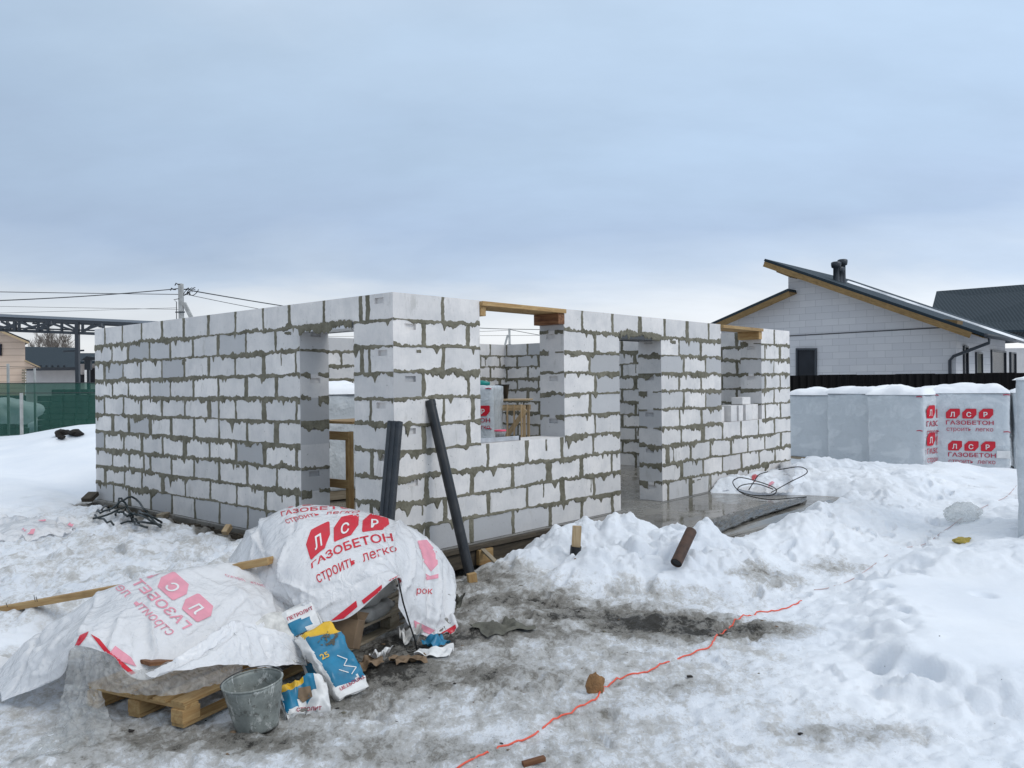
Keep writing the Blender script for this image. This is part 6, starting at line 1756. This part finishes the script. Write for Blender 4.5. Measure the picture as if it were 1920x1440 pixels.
# small dark gantry seen left of the wall end
gt = thing('floodlight_mast', 'dark floodlight mast standing behind the net by the wall end', 'mast', P(166, 720, 34))
mb = MB(); q = P(166, 690, 34); mb.board(Vector((q.x, q.y, 0)), q, .10, .10, Vector((0, 1, 0))); mb.build('mast', ['charcoal'], gt)
mb = MB(); mb.board(P(160, 684, 33.9), P(171, 684, 33.9), .15, .42); mb.build('lamp_box', ['charcoal'], gt)
mb = MB(); mb.prism([P(151, 676, 33.8), P(162, 668, 33.8), P(180, 670, 33.8), P(180, 675, 33.8)], Vector((0, .5, 0))); mb.build('hood', ['charcoal'], gt)
def bare_tree(label, px, ytop, Y, spread, seed):
    r_ = random.Random(seed); top = P(px, ytop, Y); H = top.z + .2
    t = thing('bare_tree', label, 'tree', (top.x, top.y, -.2), 'bare trees on the skyline')
    mt, mc = MB(), MB()
    base_ = Vector((top.x, top.y, -.2))
    mt.tube([base_, base_ + Vector((.1, 0, H * .45)), base_ + Vector((0, 0, H * .75))], [.22, .16, .07], 8); mt.build('trunk', ['bark'], t)
    def br(p, d, l, r, k):
        q = p + d * l; mc.tube([p, p + d * l * .5 + Vector((r_.uniform(-.1, .1), 0, 0)) * l, q], [r, r * .8, r * .5], 4, cap=False)
        if k:
            for _ in range(4):
                e = (d + Vector((r_.uniform(-.8, .8), r_.uniform(-.6, .6), r_.uniform(-.1, .7)))).normalized(); br(p + d * l * r_.uniform(.5, 1), e, l * r_.uniform(.55, .75), r * .55, k - 1)
    for k in range(9):
        a = r_.uniform(0, 6.28); br(base_ + Vector((0, 0, H * r_.uniform(.35, .72))), Vector((math.cos(a) * .5 * spread, math.sin(a) * .5, 1)).normalized(), H * .22, .06, 3)
    mc.build('crown', ['bark'], t)
for px, yt_, Y, sp, sd_, lab in ((82, 636, 88, 1.1, 3, 'bare leafless tree at the left above the slate roof'), (99, 632, 92, .8, 5, 'tall bare leafless tree in the middle above the slate roof'), (115, 638, 90, .8, 8, 'bare leafless tree next to the carport post above the roof')):
    bare_tree(lab, px, yt_, Y, sp, sd_)
# power poles and wires
def pole(label, px, ytop, Y, strut, seed):
    top = P(px, ytop, Y); t = thing('power_pole', label, 'power pole', (top.x, top.y, -.2), 'power poles')
    mb = MB(); mb.board(Vector((top.x + .05, top.y, -.2)), top, .20, .24, Vector((0, 1, 0))); mb.build('post', ['concrete'], t, bevel=.01)
    mb = MB(); s0, s1 = (P(*q) for q in strut); s1 = s0 + (s1 - s0) * 4.2; mb.board(s0, s1, .16, .18); mb.build('strut', ['concrete'], t, bevel=.01)
    mb = MB(); mb.board(top + Vector((-.24, -.12, -1.45)), top + Vector((.24, -.12, -1.45)), .05, .06); mb.build('strap', ['charcoal'], t)
    return t, top
t1, top1 = pole('concrete power pole with a raking strut rising behind the left wall', 339, 532, 42, ((345, 568, 42), (359, 596, 42)), 1)
for dx, dz in ((-.33, -.3), (.32, -.3), (.34, -.55), (-.1, -.05)):
    mb = MB(); q = top1 + Vector((dx, -.1, dz)); mb.tube([q - Vector((.12 if dx > 0 else -.12, 0, 0)), q, q + Vector((.1 if dx > 0 else -.1, 0, .07)), q + Vector((.16 if dx > 0 else -.16, 0, -.05))], .03, 6); mb.build('insulator', ['iron'], t1, smooth=True)
mb = MB(); mb.tube([P(331, 600, 41.8), P(331, 566, 41.8), P(326, 562, 41.8), P(336, 560, 41.8)], .02, 5); mb.build('conduit', ['iron'], t1)
mb = MB()
for k in range(3):
    c_ = P(352 + 6 * k, 548 - 3 * (k % 2), 41.8); mb.tube([c_ + Vector((.22 * math.cos(q), 0, .16 * math.sin(q * 1.3 + k))) for q in np.linspace(0, 5, 16)], .02, 5)
mb.build('cable_loops', ['iron'], t1)
t2, top2 = pole('distant power pole with a strut seen through the big window', 955, 616, 74, ((952, 628, 74), (946, 650, 74)), 2)
def wire(label, a, b, sag, r=.022):
    p, q = P(*a), P(*b); pts = [p.lerp(q, t) - UP * (sag * 4 * t * (1 - t)) for t in np.linspace(0, 1, 30)]
    mb = MB(); mb.tube(pts, r, 5); o = mb.build('power_line', ['wirem'], None, smooth=True, origin=tuple(p)); tag(o, label, 'power line')
wire('power line sagging from the left edge up to the near pole', (-500, 568, 30), (336, 541, 42), .27, .024)
wire('straight power line from the upper left edge to the near pole', (-700, 532, 36), (338, 552, 42), .05, .018)
wire('thin faint line low across the sky to the near pole', (-700, 555, 60), (336, 580, 42), .1, .010)
wire('lowest faint line across the sky above the carport', (-700, 600, 60), (332, 577, 42), .1, .009)
wire('thick power line falling from the near pole and on to the distant pole', (360, 545, 42), (953, 617, 74), .40, .03)
wire('thin power line from the near pole to the distant pole, below the thick one', (350, 552, 42), (953, 619, 74), .75, .016)
wire('upper line through the big window right of the distant pole', (956, 617, 74), (1700, 617, 90), .2, .03)
wire('sagging line through the big window right of the distant pole', (956, 618, 74), (1500, 660, 66), .7, .025)
wire('lower line crossing behind the distant pole in the big window', (300, 632, 90), (1700, 624, 95), .05, .02)
